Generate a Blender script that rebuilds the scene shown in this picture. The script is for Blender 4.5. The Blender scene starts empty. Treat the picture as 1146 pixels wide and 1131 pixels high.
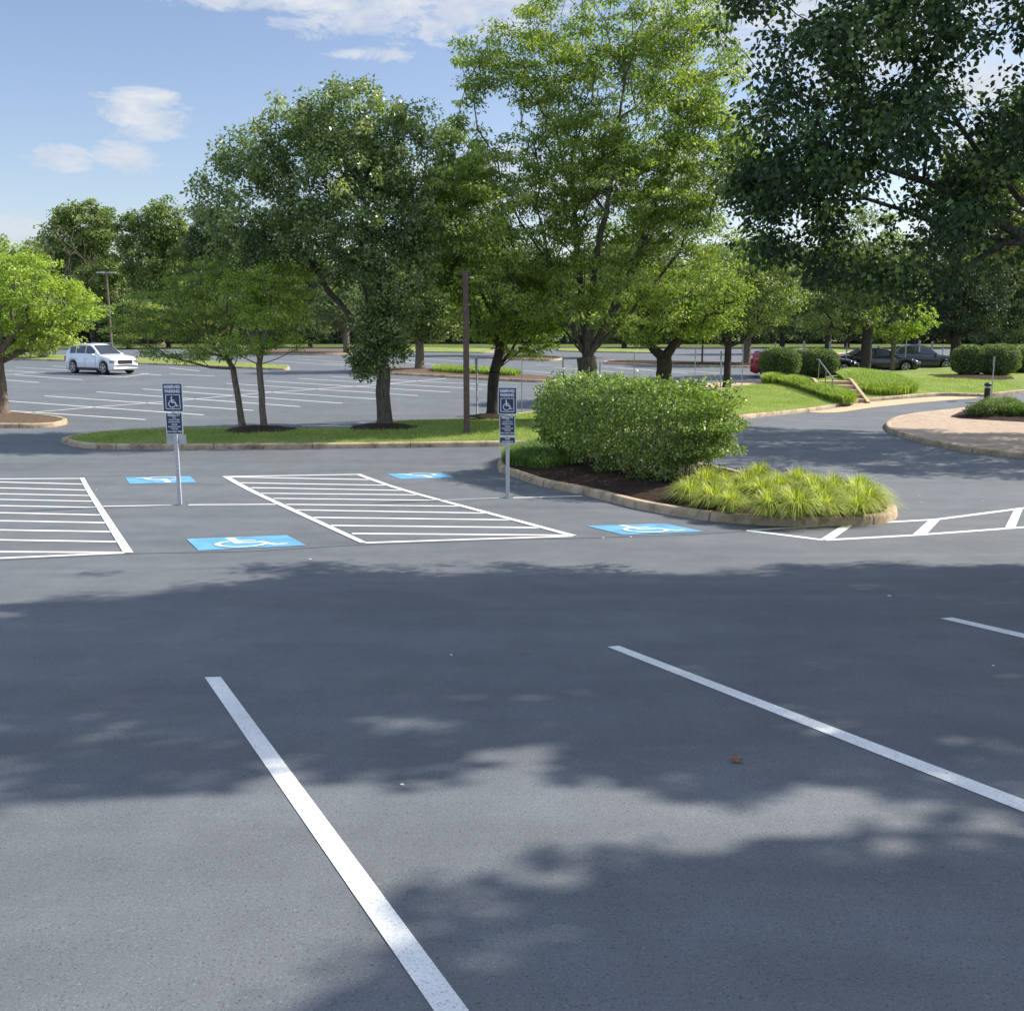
import bpy, bmesh, math
import numpy as np
from mathutils import Vector, Matrix
PI=math.pi
sc=bpy.context.scene
COL=sc.collection
# ------------------------------------------------------------------ camera model
F=1090.0; CX=573.0; CY=565.5; HOR=365.0; EYE=3.09
PITCH=math.atan((CY-HOR)/F)
cp,sp=math.cos(PITCH),math.sin(PITCH)
def sstep(a,b,x):
    t=np.clip((np.asarray(x,float)-a)/(b-a),0,1); return t*t*(3-2*t)
_ys=np.linspace(-40,400,4401)
def _slope(y):
    s=np.where(y<9,-.092,0)
    s=np.where((y>=9)&(y<12),-.092+(y-9)/3*.042,s)
    s=np.where((y>=12)&(y<17),-.05,s)
    s=np.where((y>=17)&(y<21),-.05+(y-17)/4*.05,s)
    s=np.where((y>=25)&(y<60),.011,s)
    s=np.where(y<0,-.03,s)
    return s
_g=np.concatenate([[0],np.cumsum((_slope(_ys)[1:]+_slope(_ys)[:-1])/2*np.diff(_ys))])
_g=_g-np.interp(0,_ys,_g)+1.39
def G(x,y):
    base=np.interp(y,_ys,_g)
    dip=.42*sstep(3,12,x)*sstep(26,35,y)*(1-sstep(41,49.5,y))
    return base-dip
def ray(px,py):
    x=(px-CX)/F; y=-(py-CY)/F
    return np.array([x, cp+y*sp, -sp+y*cp])
def P(px,py,dz=0.0):
    """ground point seen at a place of the photograph"""
    d=ray(px,py); o=np.array([0,0,EYE])
    if d[2]>-1e-4: d[2]=-1e-4
    t0=.5;t=.5
    while t<900:
        p=o+d*t
        if p[2]<=G(p[0],p[1])+dz: break
        t0=t; t*=1.02
    lo,hi=t0,t
    for _ in range(40):
        m=(lo+hi)/2; p=o+d*m
        if p[2]<=G(p[0],p[1])+dz: hi=m
        else: lo=m
    p=o+d*hi
    return Vector((p[0],p[1],float(G(p[0],p[1]))+dz))
def T(px,py,Y):
    d=ray(px,py); t=Y/d[1]
    return np.array([d[0]*t,Y,EYE+d[2]*t])
# ------------------------------------------------------------------ tagging
def tag(o,label=None,cat=None,group=None,kind=None):
    if label: o['label']=label
    if cat: o['category']=cat
    if group: o['group']=group
    if kind: o['kind']=kind
    return o
def empty(name,loc,rz=0,label=None,cat=None,group=None):
    o=bpy.data.objects.new(name,None); COL.objects.link(o)
    o.location=loc; o.rotation_euler=(0,0,rz); o.empty_display_size=.2
    return tag(o,label,cat,group)
def link(name,me,parent=None,mats=None,smooth=False):
    o=bpy.data.objects.new(name,me); COL.objects.link(o)
    if parent is not None: o.parent=parent
    if mats is not None:
        for m in (mats if isinstance(mats,(list,tuple)) else [mats]): me.materials.append(m)
    if smooth:
        me.polygons.foreach_set('use_smooth',[True]*len(me.polygons))
    return o
def copy_tree(o,parent=None):
    c=o.copy(); COL.objects.link(c)
    if parent is not None: c.parent=parent
    for ch in list(o.children): copy_tree(ch,c)
    return c
# ------------------------------------------------------------------ materials
def newmat(name):
    m=bpy.data.materials.new(name); m.use_nodes=True
    nt=m.node_tree; b=nt.nodes['Principled BSDF']
    return m,nt,b
def N(nt,t,**kw):
    n=nt.nodes.new(t)
    for k,v in kw.items(): setattr(n,k,v)
    return n
def ramp(nt,stops):
    r=N(nt,'ShaderNodeValToRGB'); el=r.color_ramp.elements
    while len(el)<len(stops): el.new(.5)
    for e,(p,c) in zip(el,stops):
        e.position=p; e.color=(c[0],c[1],c[2],1) if hasattr(c,'__len__') else (c,c,c,1)
    return r
def noise(nt,scale,detail=4,rough=.55,vec=None,dist=0):
    n=N(nt,'ShaderNodeTexNoise'); n.inputs['Scale'].default_value=scale
    n.inputs['Detail'].default_value=detail; n.inputs['Roughness'].default_value=rough
    n.inputs['Distortion'].default_value=dist
    if vec is not None: nt.links.new(vec,n.inputs['Vector'])
    return n
def objpos(nt):
    return N(nt,'ShaderNodeNewGeometry').outputs['Position']
def mixc(nt,a,b,fac,mode='MIX'):
    m=N(nt,'ShaderNodeMix',data_type='RGBA',blend_type=mode)
    for sock,v in ((m.inputs['Factor'],fac),(m.inputs['A'],a),(m.inputs['B'],b)):
        if isinstance(v,(int,float)): sock.default_value=v
        elif isinstance(v,(tuple,list)): sock.default_value=(*v[:3],1)
        else: nt.links.new(v,sock)
    return m.outputs['Result']
def bump(nt,h,strength,dist,b):
    bp=N(nt,'ShaderNodeBump'); bp.inputs['Strength'].default_value=strength
    bp.inputs['Distance'].default_value=dist
    nt.links.new(h,bp.inputs['Height']); nt.links.new(bp.outputs[0],b.inputs['Normal'])
def simple(name,c,rough=.6,metal=0,var=.12,scale=8,spec=.5):
    m,nt,b=newmat(name)
    n=noise(nt,scale,5,.6,objpos(nt))
    r=ramp(nt,[(.3,[x*(1-var) for x in c]),(.7,[min(1,x*(1+var)) for x in c])])
    nt.links.new(n.outputs['Fac'],r.inputs[0]); nt.links.new(r.outputs[0],b.inputs['Base Color'])
    b.inputs['Roughness'].default_value=rough; b.inputs['Metallic'].default_value=metal
    b.inputs['Specular IOR Level'].default_value=spec
    return m
LEAFGAIN=2.0
def leafmat(name,c1,c2,c3,trans=.35,rough=.5,spec=.35,dry=None):
    """leaf colours c1..c3 spread over the leaves"""
    m,nt,b=newmat(name)
    at=N(nt,'ShaderNodeAttribute',attribute_name='var')
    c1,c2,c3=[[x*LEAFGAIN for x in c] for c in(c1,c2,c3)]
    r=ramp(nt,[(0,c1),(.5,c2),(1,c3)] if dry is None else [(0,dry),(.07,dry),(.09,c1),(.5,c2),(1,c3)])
    nt.links.new(at.outputs['Fac'],r.inputs[0])
    nt.links.new(r.outputs[0],b.inputs['Base Color'])
    b.inputs['Roughness'].default_value=rough; b.inputs['Specular IOR Level'].default_value=spec
    tr=N(nt,'ShaderNodeBsdfTranslucent')
    cc=mixc(nt,r.outputs[0],(1.6,1.7,.5),1.0,'MULTIPLY')
    nt.links.new(cc,tr.inputs['Color'])
    mx=N(nt,'ShaderNodeMixShader'); mx.inputs[0].default_value=trans
    nt.links.new(b.outputs[0],mx.inputs[1]); nt.links.new(tr.outputs[0],mx.inputs[2])
    nt.links.new(mx.outputs[0],nt.nodes['Material Output'].inputs['Surface'])
    return m
def m_asphalt():
    m,nt,b=newmat('asphalt'); p=objpos(nt)
    big=noise(nt,.35,4,.6,p); mid=noise(nt,2.3,5,.6,p); fine=noise(nt,105,2,.8,p); grit=N(nt,'ShaderNodeTexVoronoi')
    grit.inputs['Scale'].default_value=75; nt.links.new(p,grit.inputs['Vector'])
    base=ramp(nt,[(.3,(.106,.117,.131)),(.7,(.132,.142,.153))]); nt.links.new(big.outputs['Fac'],base.inputs[0])
    m2=ramp(nt,[(.3,.88),(.7,1.09)]); nt.links.new(mid.outputs['Fac'],m2.inputs[0])
    c=mixc(nt,base.outputs[0],m2.outputs[0],1.0,'MULTIPLY')
    f=ramp(nt,[(.31,.25),(.39,.93),(.61,1.03),(.72,1.7)]); nt.links.new(fine.outputs['Fac'],f.inputs[0])
    c=mixc(nt,c,f.outputs[0],1.0,'MULTIPLY')
    # faint tyre-worn streaks across the drive
    mp=N(nt,'ShaderNodeMapping'); mp.inputs['Scale'].default_value=(.12,1.6,1); nt.links.new(p,mp.inputs['Vector'])
    st=noise(nt,1.0,4,.6,mp.outputs[0]); sr=ramp(nt,[(.35,.88),(.65,1.06)]); nt.links.new(st.outputs['Fac'],sr.inputs[0])
    c=mixc(nt,c,sr.outputs[0],1.0,'MULTIPLY')
    nt.links.new(c,b.inputs['Base Color'])
    b.inputs['Roughness'].default_value=.82; b.inputs['Specular IOR Level'].default_value=.35
    bump(nt,fine.outputs['Fac'],.4,.005,b)
    return m
def m_paint(name,c,wear=.35):
    m,nt,b=newmat(name); p=objpos(nt)
    fine=noise(nt,90,3,.8,p); mid=noise(nt,3,4,.6,p)
    f=ramp(nt,[(.33,(.14,.145,.155)),(.38,[x*.78 for x in c]),(.50,[x*.93 for x in c]),(.6,c)]); nt.links.new(fine.outputs['Fac'],f.inputs[0])
    r=ramp(nt,[(.3,1-.5*wear),(.65,1.0)]); nt.links.new(mid.outputs['Fac'],r.inputs[0])
    c2=mixc(nt,f.outputs[0],r.outputs[0],1,'MULTIPLY')
    nt.links.new(c2,b.inputs['Base Color']); b.inputs['Roughness'].default_value=.7
    bump(nt,fine.outputs['Fac'],.4,.004,b)
    return m
def m_ground(name,stops,scale,bscale,bstr=.8,bdist=.03,fine=60,frange=(.6,1.3)):
    m,nt,b=newmat(name); p=objpos(nt)
    a=noise(nt,scale,5,.65,p); r=ramp(nt,stops); nt.links.new(a.outputs['Fac'],r.inputs[0])
    f=noise(nt,fine,3,.7,p); fr=ramp(nt,[(.3,frange[0]),(.7,frange[1])]); nt.links.new(f.outputs['Fac'],fr.inputs[0])
    c=mixc(nt,r.outputs[0],fr.outputs[0],1,'MULTIPLY'); nt.links.new(c,b.inputs['Base Color'])
    b.inputs['Roughness'].default_value=.95; b.inputs['Specular IOR Level'].default_value=.15
    h=noise(nt,bscale,4,.7,p); bump(nt,h.outputs['Fac'],bstr,bdist,b)
    return m
def m_kerb():
    m,nt,b=newmat('kerb_concrete'); p=objpos(nt)
    a=noise(nt,1.6,6,.7,p); r=ramp(nt,[(.28,(.17,.125,.08)),(.48,(.42,.32,.205)),(.72,(.60,.48,.33))]); nt.links.new(a.outputs['Fac'],r.inputs[0])
    f=noise(nt,45,4,.7,p); fr=ramp(nt,[(.3,.7),(.7,1.15)]); nt.links.new(f.outputs['Fac'],fr.inputs[0])
    c=mixc(nt,r.outputs[0],fr.outputs[0],1,'MULTIPLY')
    st=noise(nt,4.5,6,.75,p); sr=ramp(nt,[(.36,.55),(.50,1)]); nt.links.new(st.outputs['Fac'],sr.inputs[0]); c=mixc(nt,c,sr.outputs[0],1,'MULTIPLY')
    at=N(nt,'ShaderNodeAttribute',attribute_name='run')
    md=N(nt,'ShaderNodeMath',operation='PINGPONG'); md.inputs[1].default_value=1.25; nt.links.new(at.outputs['Fac'],md.inputs[0])
    jr=ramp(nt,[(0,.35),(.012,.4),(.02,1)]); nt.links.new(md.outputs[0],jr.inputs[0])
    c=mixc(nt,c,jr.outputs[0],1,'MULTIPLY'); nt.links.new(c,b.inputs['Base Color'])
    b.inputs['Roughness'].default_value=.9; bump(nt,f.outputs['Fac'],.5,.008,b)
    return m
def m_bark(name,c1,c2):
    m,nt,b=newmat(name); p=objpos(nt)
    mp=N(nt,'ShaderNodeMapping'); mp.inputs['Scale'].default_value=(1,1,.22); nt.links.new(p,mp.inputs['Vector'])
    a=noise(nt,22,6,.7,mp.outputs[0],.6); r=ramp(nt,[(.35,c1),(.65,c2)]); nt.links.new(a.outputs['Fac'],r.inputs[0])
    nt.links.new(r.outputs[0],b.inputs['Base Color']); b.inputs['Roughness'].default_value=.95
    b.inputs['Specular IOR Level'].default_value=.15
    bump(nt,a.outputs['Fac'],.9,.03,b)
    return m
M={}
M['asphalt']=m_asphalt()
M['white']=m_paint('white_road_paint',(.80,.80,.77))
M['blue']=m_paint('blue_road_paint',(.13,.38,.60),.7)
M['emblem']=m_paint('emblem_white_paint',(.62,.72,.80))
M['lawn']=m_ground('lawn_turf',[(.3,(.15,.22,.045)),(.5,(.22,.29,.065)),(.72,(.31,.34,.11))],.7,60,1,.04,fine=35,frange=(.5,1.35))
M['field']=m_ground('field_grass',[(.3,(.07,.10,.025)),(.7,(.15,.17,.05))],.2,10,1,.1)
M['mulch']=m_ground('bark_mulch',[(.3,(.026,.017,.013)),(.6,(.062,.040,.030)),(.75,(.14,.10,.075))],9,38,1,.05,fine=70,frange=(.3,1.6))
M['mulchpale']=m_ground('dry_mulch',[(.3,(.09,.058,.040)),(.7,(.20,.14,.10))],9,38,1,.04,fine=70,frange=(.5,1.5))
M['walk']=m_ground('walk_concrete',[(.3,(.43,.32,.20)),(.7,(.56,.43,.28))],1.2,40,.3,.01,fine=40,frange=(.85,1.1))
M['kerb']=m_kerb()
M['bark']=m_bark('grey_bark',(.05,.042,.034),(.16,.14,.115))
M['barkl']=m_bark('pale_bark',(.09,.07,.05),(.24,.2,.155))
M['barkd']=m_bark('dark_bark',(.03,.024,.02),(.085,.07,.058))
M['pear']=leafmat('pear_leaf',(.040,.064,.022),(.078,.112,.038),(.23,.255,.125),.28,.36,.55)
M['zelk']=leafmat('zelkova_leaf',(.050,.082,.018),(.098,.138,.032),(.22,.245,.080),.38,.5,.3)
M['lime']=leafmat('lime_leaf',(.074,.115,.020),(.138,.190,.032),(.23,.27,.070),.36,.5,.3)
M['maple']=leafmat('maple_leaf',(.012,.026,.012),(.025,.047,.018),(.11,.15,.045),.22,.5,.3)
M['mid']=leafmat('mixed_leaf',(.042,.066,.022),(.078,.110,.034),(.155,.180,.066),.30,.5,.35)
M['far']=leafmat('woodland_leaf',(.042,.062,.030),(.070,.096,.044),(.125,.150,.070),.25,.6,.2)
M['fard']=leafmat('deep_wood_leaf',(.012,.020,.012),(.020,.033,.018),(.042,.058,.028),.2,.6,.2)
M['shrub']=leafmat('shrub_leaf',(.036,.064,.018),(.088,.130,.034),(.25,.29,.11),.26,.42,.4)
M['hedge']=leafmat('hedge_leaf',(.035,.058,.022),(.070,.098,.036),(.150,.180,.080),.25,.5,.35)
M['sedge']=leafmat('sedge_blade',(.070,.100,.020),(.160,.195,.036),(.33,.33,.09),.30,.5,.3,(.30,.21,.10))
M['lirio']=leafmat('liriope_blade',(.070,.110,.026),(.125,.175,.040),(.215,.250,.080),.32,.5,.3)
M['gcover']=leafmat('groundcover_leaf',(.035,.065,.018),(.065,.105,.026),(.11,.155,.040),.3,.5,.3)
M['blade']=leafmat('turf_blade',(.09,.13,.026),(.14,.185,.042),(.22,.24,.075),.3,.6,.2)
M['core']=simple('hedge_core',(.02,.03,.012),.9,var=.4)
M['post']=simple('galvanised_post',(.46,.48,.50),.55,.2,.12,20)
M['rust']=simple('brown_pole',(.11,.070,.054),.8,0,.25,14)
M['signwhite']=simple('sign_white',(.62,.64,.66),.5,0,.04,6)
M['signblue']=simple('sign_navy',(.018,.032,.085),.45,0,.06,6)
M['alu']=simple('sign_back_aluminium',(.42,.44,.46),.45,.5,.1,5)
M['black']=simple('black_plastic',(.012,.012,.013),.5,0,.1,6)
M['rubber']=simple('tyre_rubber',(.016,.016,.017),.85,0,.1,20)
M['rim']=simple('wheel_alloy',(.45,.46,.47),.3,.8,.05,8)
M['pwhite']=simple('white_car_paint',(.72,.75,.78),.18,0,.01,3); 
M['pblack']=simple('black_car_paint',(.010,.012,.018),.12,0,.02,3)
M['pred']=simple('red_car_paint',(.30,.018,.022),.18,0,.02,3)
M['pgrey']=simple('graphite_car_paint',(.03,.034,.045),.15,0,.02,3)
for k in('pwhite','pblack','pred','pgrey'):
    b=M[k].node_tree.nodes['Principled BSDF']; b.inputs['Coat Weight'].default_value=.6; b.inputs['Coat Roughness'].default_value=.05
M['glass']=simple('car_glass',(.02,.027,.032),.06,0,.02,3,.8)
M['lamp']=simple('headlamp_lens',(.30,.32,.35),.1,.2,.02,3)
M['tail']=simple('tail_lamp',(.35,.01,.01),.2,0,.02,3)
M['leafbrown']=simple('dry_leaf',(.26,.10,.04),.8,0,.3,60)
M['chip']=simple('pale_chip',(.6,.6,.57),.8,0,.1,60)
# paver walk: small herringbone blocks
def m_paver():
    m,nt,b=newmat('brick_pavers'); p=objpos(nt)
    br=N(nt,'ShaderNodeTexBrick'); nt.links.new(p,br.inputs['Vector'])
    br.inputs['Scale'].default_value=4.2; br.inputs['Mortar Size'].default_value=.012
    br.inputs['Color1'].default_value=(.33,.235,.165,1); br.inputs['Color2'].default_value=(.47,.36,.26,1); br.inputs['Mortar'].default_value=(.16,.13,.10,1)
    n=noise(nt,2.5,5,.6,p); r=ramp(nt,[(.3,.8),(.7,1.15)]); nt.links.new(n.outputs['Fac'],r.inputs[0])
    c=mixc(nt,br.outputs['Color'],r.outputs[0],1,'MULTIPLY'); nt.links.new(c,b.inputs['Base Color'])
    b.inputs['Roughness'].default_value=.9
    return m
M['paver']=m_paver()
# ------------------------------------------------------------------ mesh helpers
def mesh_arrays(name,verts,faces,var=None,varname='var'):
    """verts (n,3); faces (m,k)"""
    verts=np.asarray(verts,np.float32); faces=np.asarray(faces,np.int32)
    me=bpy.data.meshes.new(name); k=faces.shape[1]
    me.vertices.add(len(verts)); me.vertices.foreach_set('co',verts.ravel())
    me.loops.add(faces.size); me.loops.foreach_set('vertex_index',faces.ravel())
    me.polygons.add(len(faces)); me.polygons.foreach_set('loop_start',np.arange(0,faces.size,k,dtype=np.int32))
    me.update(calc_edges=True)
    if var is not None:
        a=me.attributes.new(varname,'FLOAT','FACE'); a.data.foreach_set('value',np.asarray(var,np.float32))
    return me
def unit(v): return v/np.maximum(np.linalg.norm(v,axis=1,keepdims=True),1e-9)
def leaf_arrays(rng,pos,dirs,length,wr,up=.8,jit=.9):
    n=len(pos)
    a=unit(dirs)
    nn=unit(rng.normal(size=(n,3))*jit+np.array([0,0,up]))
    s=unit(np.cross(a,nn)); nn=np.cross(s,a)
    L=length[:,None]; w=L*wr
    v=np.empty((n,4,3),np.float32)
    v[:,0]=pos-a*L*.5; v[:,1]=pos-a*L*.05+s*w*.5+nn*w*.12; v[:,2]=pos+a*L*.5-np.array([0,0,1])*L*.08; v[:,3]=pos-a*L*.05-s*w*.5+nn*w*.12
    f=np.arange(n*4,dtype=np.int32).reshape(n,4)
    return v.reshape(-1,3),f
class MB:
    """collects shapes with material slots into one mesh"""
    def __init__(s): s.v=[];s.f=[];s.m=[]
    def add(s,vs,fs,m=0):
        o=len(s.v); s.v+= [tuple(v) for v in vs]; s.f+=[tuple(i+o for i in f) for f in fs]; s.m+=[m]*len(fs); return s
    def box(s,c,d,m=0,rot=None,taper=1.0):
        x,y,z=[k/2 for k in d]; vs=[]
        for sz in(-1,1):
            t=taper if sz>0 else 1
            for sx,sy in((-1,-1),(1,-1),(1,1),(-1,1)):
                v=Vector((sx*x*t,sy*y*t,sz*z))
                if rot is not None: v=rot@v
                vs.append(v+Vector(c))
        s.add(vs,[(3,2,1,0),(4,5,6,7),(0,1,5,4),(1,2,6,5),(2,3,7,6),(3,0,4,7)],m); return s
    def cyl(s,a,b,r1,r2=None,n=12,m=0,caps=True):
        r2=r1 if r2 is None else r2; a=Vector(a); b=Vector(b); d=(b-a).normalized()
        u=d.orthogonal().normalized(); w=d.cross(u)
        vs=[a+(u*math.cos(t)+w*math.sin(t))*r1 for t in[2*PI*i/n for i in range(n)]]+[b+(u*math.cos(t)+w*math.sin(t))*r2 for t in[2*PI*i/n for i in range(n)]]
        fs=[(i,(i+1)%n,n+(i+1)%n,n+i) for i in range(n)]
        if caps: fs+=[tuple(reversed(range(n))),tuple(range(n,2*n))]
        s.add(vs,fs,m); return s
    def build(s,name,mats,parent=None,smooth=False,bevel=0):
        me=bpy.data.meshes.new(name); me.from_pydata(s.v,[],s.f)
        me.polygons.foreach_set('material_index',s.m); me.update()
        o=link(name,me,parent,mats,smooth)
        if bevel:
            md=o.modifiers.new('bevel','BEVEL'); md.width=bevel; md.segments=2; md.limit_method='ANGLE'
        return o
# ------------------------------------------------------------------ sheets on the terrain
def smooth_loop(pts,closed=True,step=.35):
    pts=[np.array(p[:2],float) for p in pts]; n=len(pts); out=[]
    rngi=range(n) if closed else range(n-1)
    for i in rngi:
        p1,p2=pts[i],pts[(i+1)%n]
        p0=pts[(i-1)%n] if closed or i>0 else p1*2-p2
        p3=pts[(i+2)%n] if closed or i+2<n else p2*2-p1
        d=np.linalg.norm(p2-p1); k=max(1,int(d/step))
        # centripetal-ish tangents limited to the segment length
        t1=(p2-p0); t2=(p3-p1)
        t1=t1/max(np.linalg.norm(t1),1e-6)*min(d,np.linalg.norm(t1)/2); t2=t2/max(np.linalg.norm(t2),1e-6)*min(d,np.linalg.norm(t2)/2)
        for j in range(k):
            t=j/k; h=[2*t**3-3*t*t+1,t**3-2*t*t+t,-2*t**3+3*t*t,t**3-t*t]
            out.append(h[0]*p1+h[1]*t1+h[2]*p2+h[3]*t2)
    if not closed: out.append(pts[-1])
    return np.array(out)
def seg_dist(p,loop):
    a=loop; b=np.roll(loop,-1,axis=0); ab=b-a
    t=np.clip(((p-a)*ab).sum(1)/np.maximum((ab*ab).sum(1),1e-9),0,1)
    return np.linalg.norm(a+ab*t[:,None]-p,axis=1).min()
def inside(p,loop):
    x,y=p; a=loop; b=np.roll(loop,-1,axis=0)
    c=((a[:,1]>y)!=(b[:,1]>y)); 
    with np.errstate(divide='ignore',invalid='ignore'):
        xi=(b[:,0]-a[:,0])*(y-a[:,1])/(b[:,1]-a[:,1])+a[:,0]
    return (np.sum(c&(x<xi))%2)==1
def offset_loop(loop,d):
    """move a loop inward by d"""
    area=.5*np.sum(loop[:,0]*np.roll(loop[:,1],-1)-np.roll(loop[:,0],-1)*loop[:,1])
    t=np.roll(loop,-1,axis=0)-np.roll(loop,1,axis=0); t=unit(t)
    n=np.stack([-t[:,1],t[:,0]],1)*(1 if area>0 else -1)
    return loop+n*d
def sheet(name,loop,dz,mat,cell=1.0,dome=0,domew=1.0,skirt=0,parent=None,seed=0,lump=0):
    bm=bmesh.new(); vs=[bm.verts.new((p[0],p[1],0)) for p in loop]
    es=[bm.edges.new((vs[i],vs[(i+1)%len(vs)])) for i in range(len(vs))]
    bmesh.ops.triangle_fill(bm,use_beauty=True,edges=es)
    x0,y0=loop.min(0); x1,y1=loop.max(0)
    for x in np.arange(math.floor(x0/cell)*cell,x1,cell):
        if x>x0: bmesh.ops.bisect_plane(bm,geom=bm.verts[:]+bm.edges[:]+bm.faces[:],plane_co=(x,0,0),plane_no=(1,0,0))
    for y in np.arange(math.floor(y0/cell)*cell,y1,cell):
        if y>y0: bmesh.ops.bisect_plane(bm,geom=bm.verts[:]+bm.edges[:]+bm.faces[:],plane_co=(0,y,0),plane_no=(0,1,0))
    for v in bm.verts:
        z=float(G(v.co.x,v.co.y))+dz
        if dome or lump:
            d=seg_dist(np.array((v.co.x,v.co.y)),loop); e=float(sstep(0,domew,d))
            z+=dome*e+lump*e*math.sin(v.co.x*5.1+1.3*math.sin(v.co.y*4.3))*math.cos(v.co.y*4.7+v.co.x)
        v.co.z=z
    for f in bm.faces:
        if f.normal.z<0: f.normal_flip()
    bmesh.ops.recalc_face_normals(bm,faces=bm.faces[:])
    me=bpy.data.meshes.new(name); bm.to_mesh(me); bm.free()
    o=link(name,me,parent,mat,True); tag(o,kind='structure')
    return o
def kerb(name,loop,label=None,closed=True,h=.135,w=.17,flip=False):
    """kerb whose outer foot runs along loop; body lies on the inner side"""
    n=len(loop)
    if closed: inner=lambda d: offset_loop(loop,d)
    else:
        def inner(d):
            t=np.gradient(loop,axis=0); t=unit(t); nn=np.stack([-t[:,1],t[:,0]],1)*(-1 if flip else 1)
            return loop+nn*d
    prof=[(0,-.12),(.012,h*.55),(.022,h-.028),(.032,h-.008),(.05,h),(w-.02,h+.003),(w,h-.01),(w,-.12)]
    rings=[]
    for d,z in prof:
        q=inner(d); rings.append(np.column_stack([q,G(q[:,0],q[:,1])+z]))
    k=len(prof); V=np.stack(rings,1).reshape(-1,3)
    seg=np.linalg.norm(np.roll(loop,-1,axis=0)-loop,axis=1); run=np.concatenate([[0],np.cumsum(seg)])
    F_=[];A=[]
    m=n if closed else n-1
    for i in range(m):
        j=(i+1)%n
        for a in range(k-1): F_.append((i*k+a,j*k+a,j*k+a+1,i*k+a+1))
    me=bpy.data.meshes.new(name); me.from_pydata(V.tolist(),[],F_)
    at=me.attributes.new('run','FLOAT','POINT'); at.data.foreach_set('value',np.repeat(run[:n],k).astype(np.float32))
    bm=bmesh.new(); bm.from_mesh(me); bmesh.ops.recalc_face_normals(bm,faces=bm.faces[:]); bm.to_mesh(me); bm.free()
    o=link(name,me,None,M['kerb'],True)
    return tag(o,label,kind='structure')
def LP(pts): return [P(*p) for p in pts]
def paint_poly(mb,quad,dz=.0035,nu=None,nv=2,m=0):
    """quad of four ground points, subdivided and laid on the terrain"""
    a,b,c,d=[np.array(q[:2],float) for q in quad]
    nu=nu or max(2,int(max(np.linalg.norm(b-a),np.linalg.norm(c-d))/.4))
    vs=[];fs=[]
    for i in range(nu+1):
        for j in range(nv+1):
            u,v=i/nu,j/nv; p=(a*(1-u)+b*u)*(1-v)+(d*(1-u)+c*u)*v
            vs.append((p[0],p[1],float(G(p[0],p[1]))+dz))
    for i in range(nu):
        for j in range(nv):
            q=i*(nv+1)+j; fs.append((q,q+nv+1,q+nv+2,q+1))
    mb.add(vs,fs,m)
def strip(mb,p,q,w=.1,dz=.0035,m=0):
    p=np.array(p[:2],float); q=np.array(q[:2],float); t=(q-p)/np.linalg.norm(q-p); n=np.array([-t[1],t[0]])*w/2
    paint_poly(mb,[p-n,q-n,q+n,p+n],dz,nv=1,m=m)
# ------------------------------------------------------------------ ground
xs=np.unique(np.concatenate([np.arange(-60,70.01,1.0),np.array([-900,-600,-400,-250,-150,-100,-80,85,100,150,250,400,600,900])]))
ys=np.unique(np.concatenate([np.arange(-12,30,.5),np.arange(30,70,1.0),np.arange(70,170,4.0),np.array([-300,-150,-60,-30,200,260,350,500,700,1000])]))
def gridmesh(name,xs,ys,dz,mat,label):
    X,Y=np.meshgrid(xs,ys,indexing='ij'); Z=G(X,np.clip(Y,-39,399))+dz
    V=np.stack([X,Y,Z],-1).reshape(-1,3); ny=len(ys); I,J=np.meshgrid(np.arange(len(xs)-1),np.arange(ny-1),indexing='ij')
    q=(I*ny+J).ravel(); Fa=np.stack([q,q+ny,q+ny+1,q+1],1)
    o=link(name,mesh_arrays(name,V,Fa),None,mat,True); tag(o,label,kind='structure'); return o
gridmesh('ground',xs,ys,-.05,M['field'],'grassy ground stretching away beyond the parking lot')
gridmesh('asphalt_pavement',xs[(xs>=-80)&(xs<=85)],ys[(ys>=-12)&(ys<=154)],0.0,M['asphalt'],'dark grey asphalt of the drive and parking lot')
# ------------------------------------------------------------------ islands
lawn_loop=smooth_loop(LP([(68,495.5),(80,499.5),(109,502.5),(199,503),(380,502),(500,500.5),(592,499),(640,496),(700,489),(770,478),(830,469),(872,464.5),(930,457),
   (955,451.5),(1005,446.5),(1056,443),(1100,444),(1146,439.5),(1250,431),(1400,424)]+[(1400,403),(1250,404),(1146,407),(1060,412.5),(985,418),(948,421),(900,427),(862,431),(830,433.5),(780,441),(700,451.5),(640,458.5),(592,464.5),(526,472.5),(443,475),(380,483),(260,483),(199,483.5),(133,486),(90,490)]),True,.5)
kerb('lawn_kerb',lawn_loop,'tan concrete kerb round the long lawn strip')
lawn_in=offset_loop(lawn_loop,.16)
sheet('lawn',lawn_in,.125,M['lawn'],1.0,dome=.10,domew=1.5)
bed_loop=smooth_loop(LP([(557,527),(575,534),(605,544),(653,554),(715,570),(785,582),(825,586),(877,589),(955,588),(992,585.5),(1005,578),(1000,571),(975,563),(930,553),(860,541),(800,527),(700,513),(620,506),(580,508),(561,517)]),True,.25)
kerb('shrub_bed_kerb',bed_loop,'weathered concrete kerb round the shrub bed')
sheet('shrub_bed_mulch',offset_loop(bed_loop,.16),.10,M['mulch'],.3,dome=.14,domew=.9,lump=.02)
left_loop=smooth_loop(LP([(-160,479),(-60,479.5),(0,479),(41,479),(63,477.5),(75,475),(76,472.5),(70,470.5),(55,468.5),(20,465.5),(-60,463),(-160,462)]),True,.4)
kerb('left_island_kerb',left_loop,'pale kerb round the mulched left island')
sheet('left_island_mulch',offset_loop(left_loop,.16),.11,M['mulchpale'],.6,dome=.08,domew=.8,lump=.015)
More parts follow.
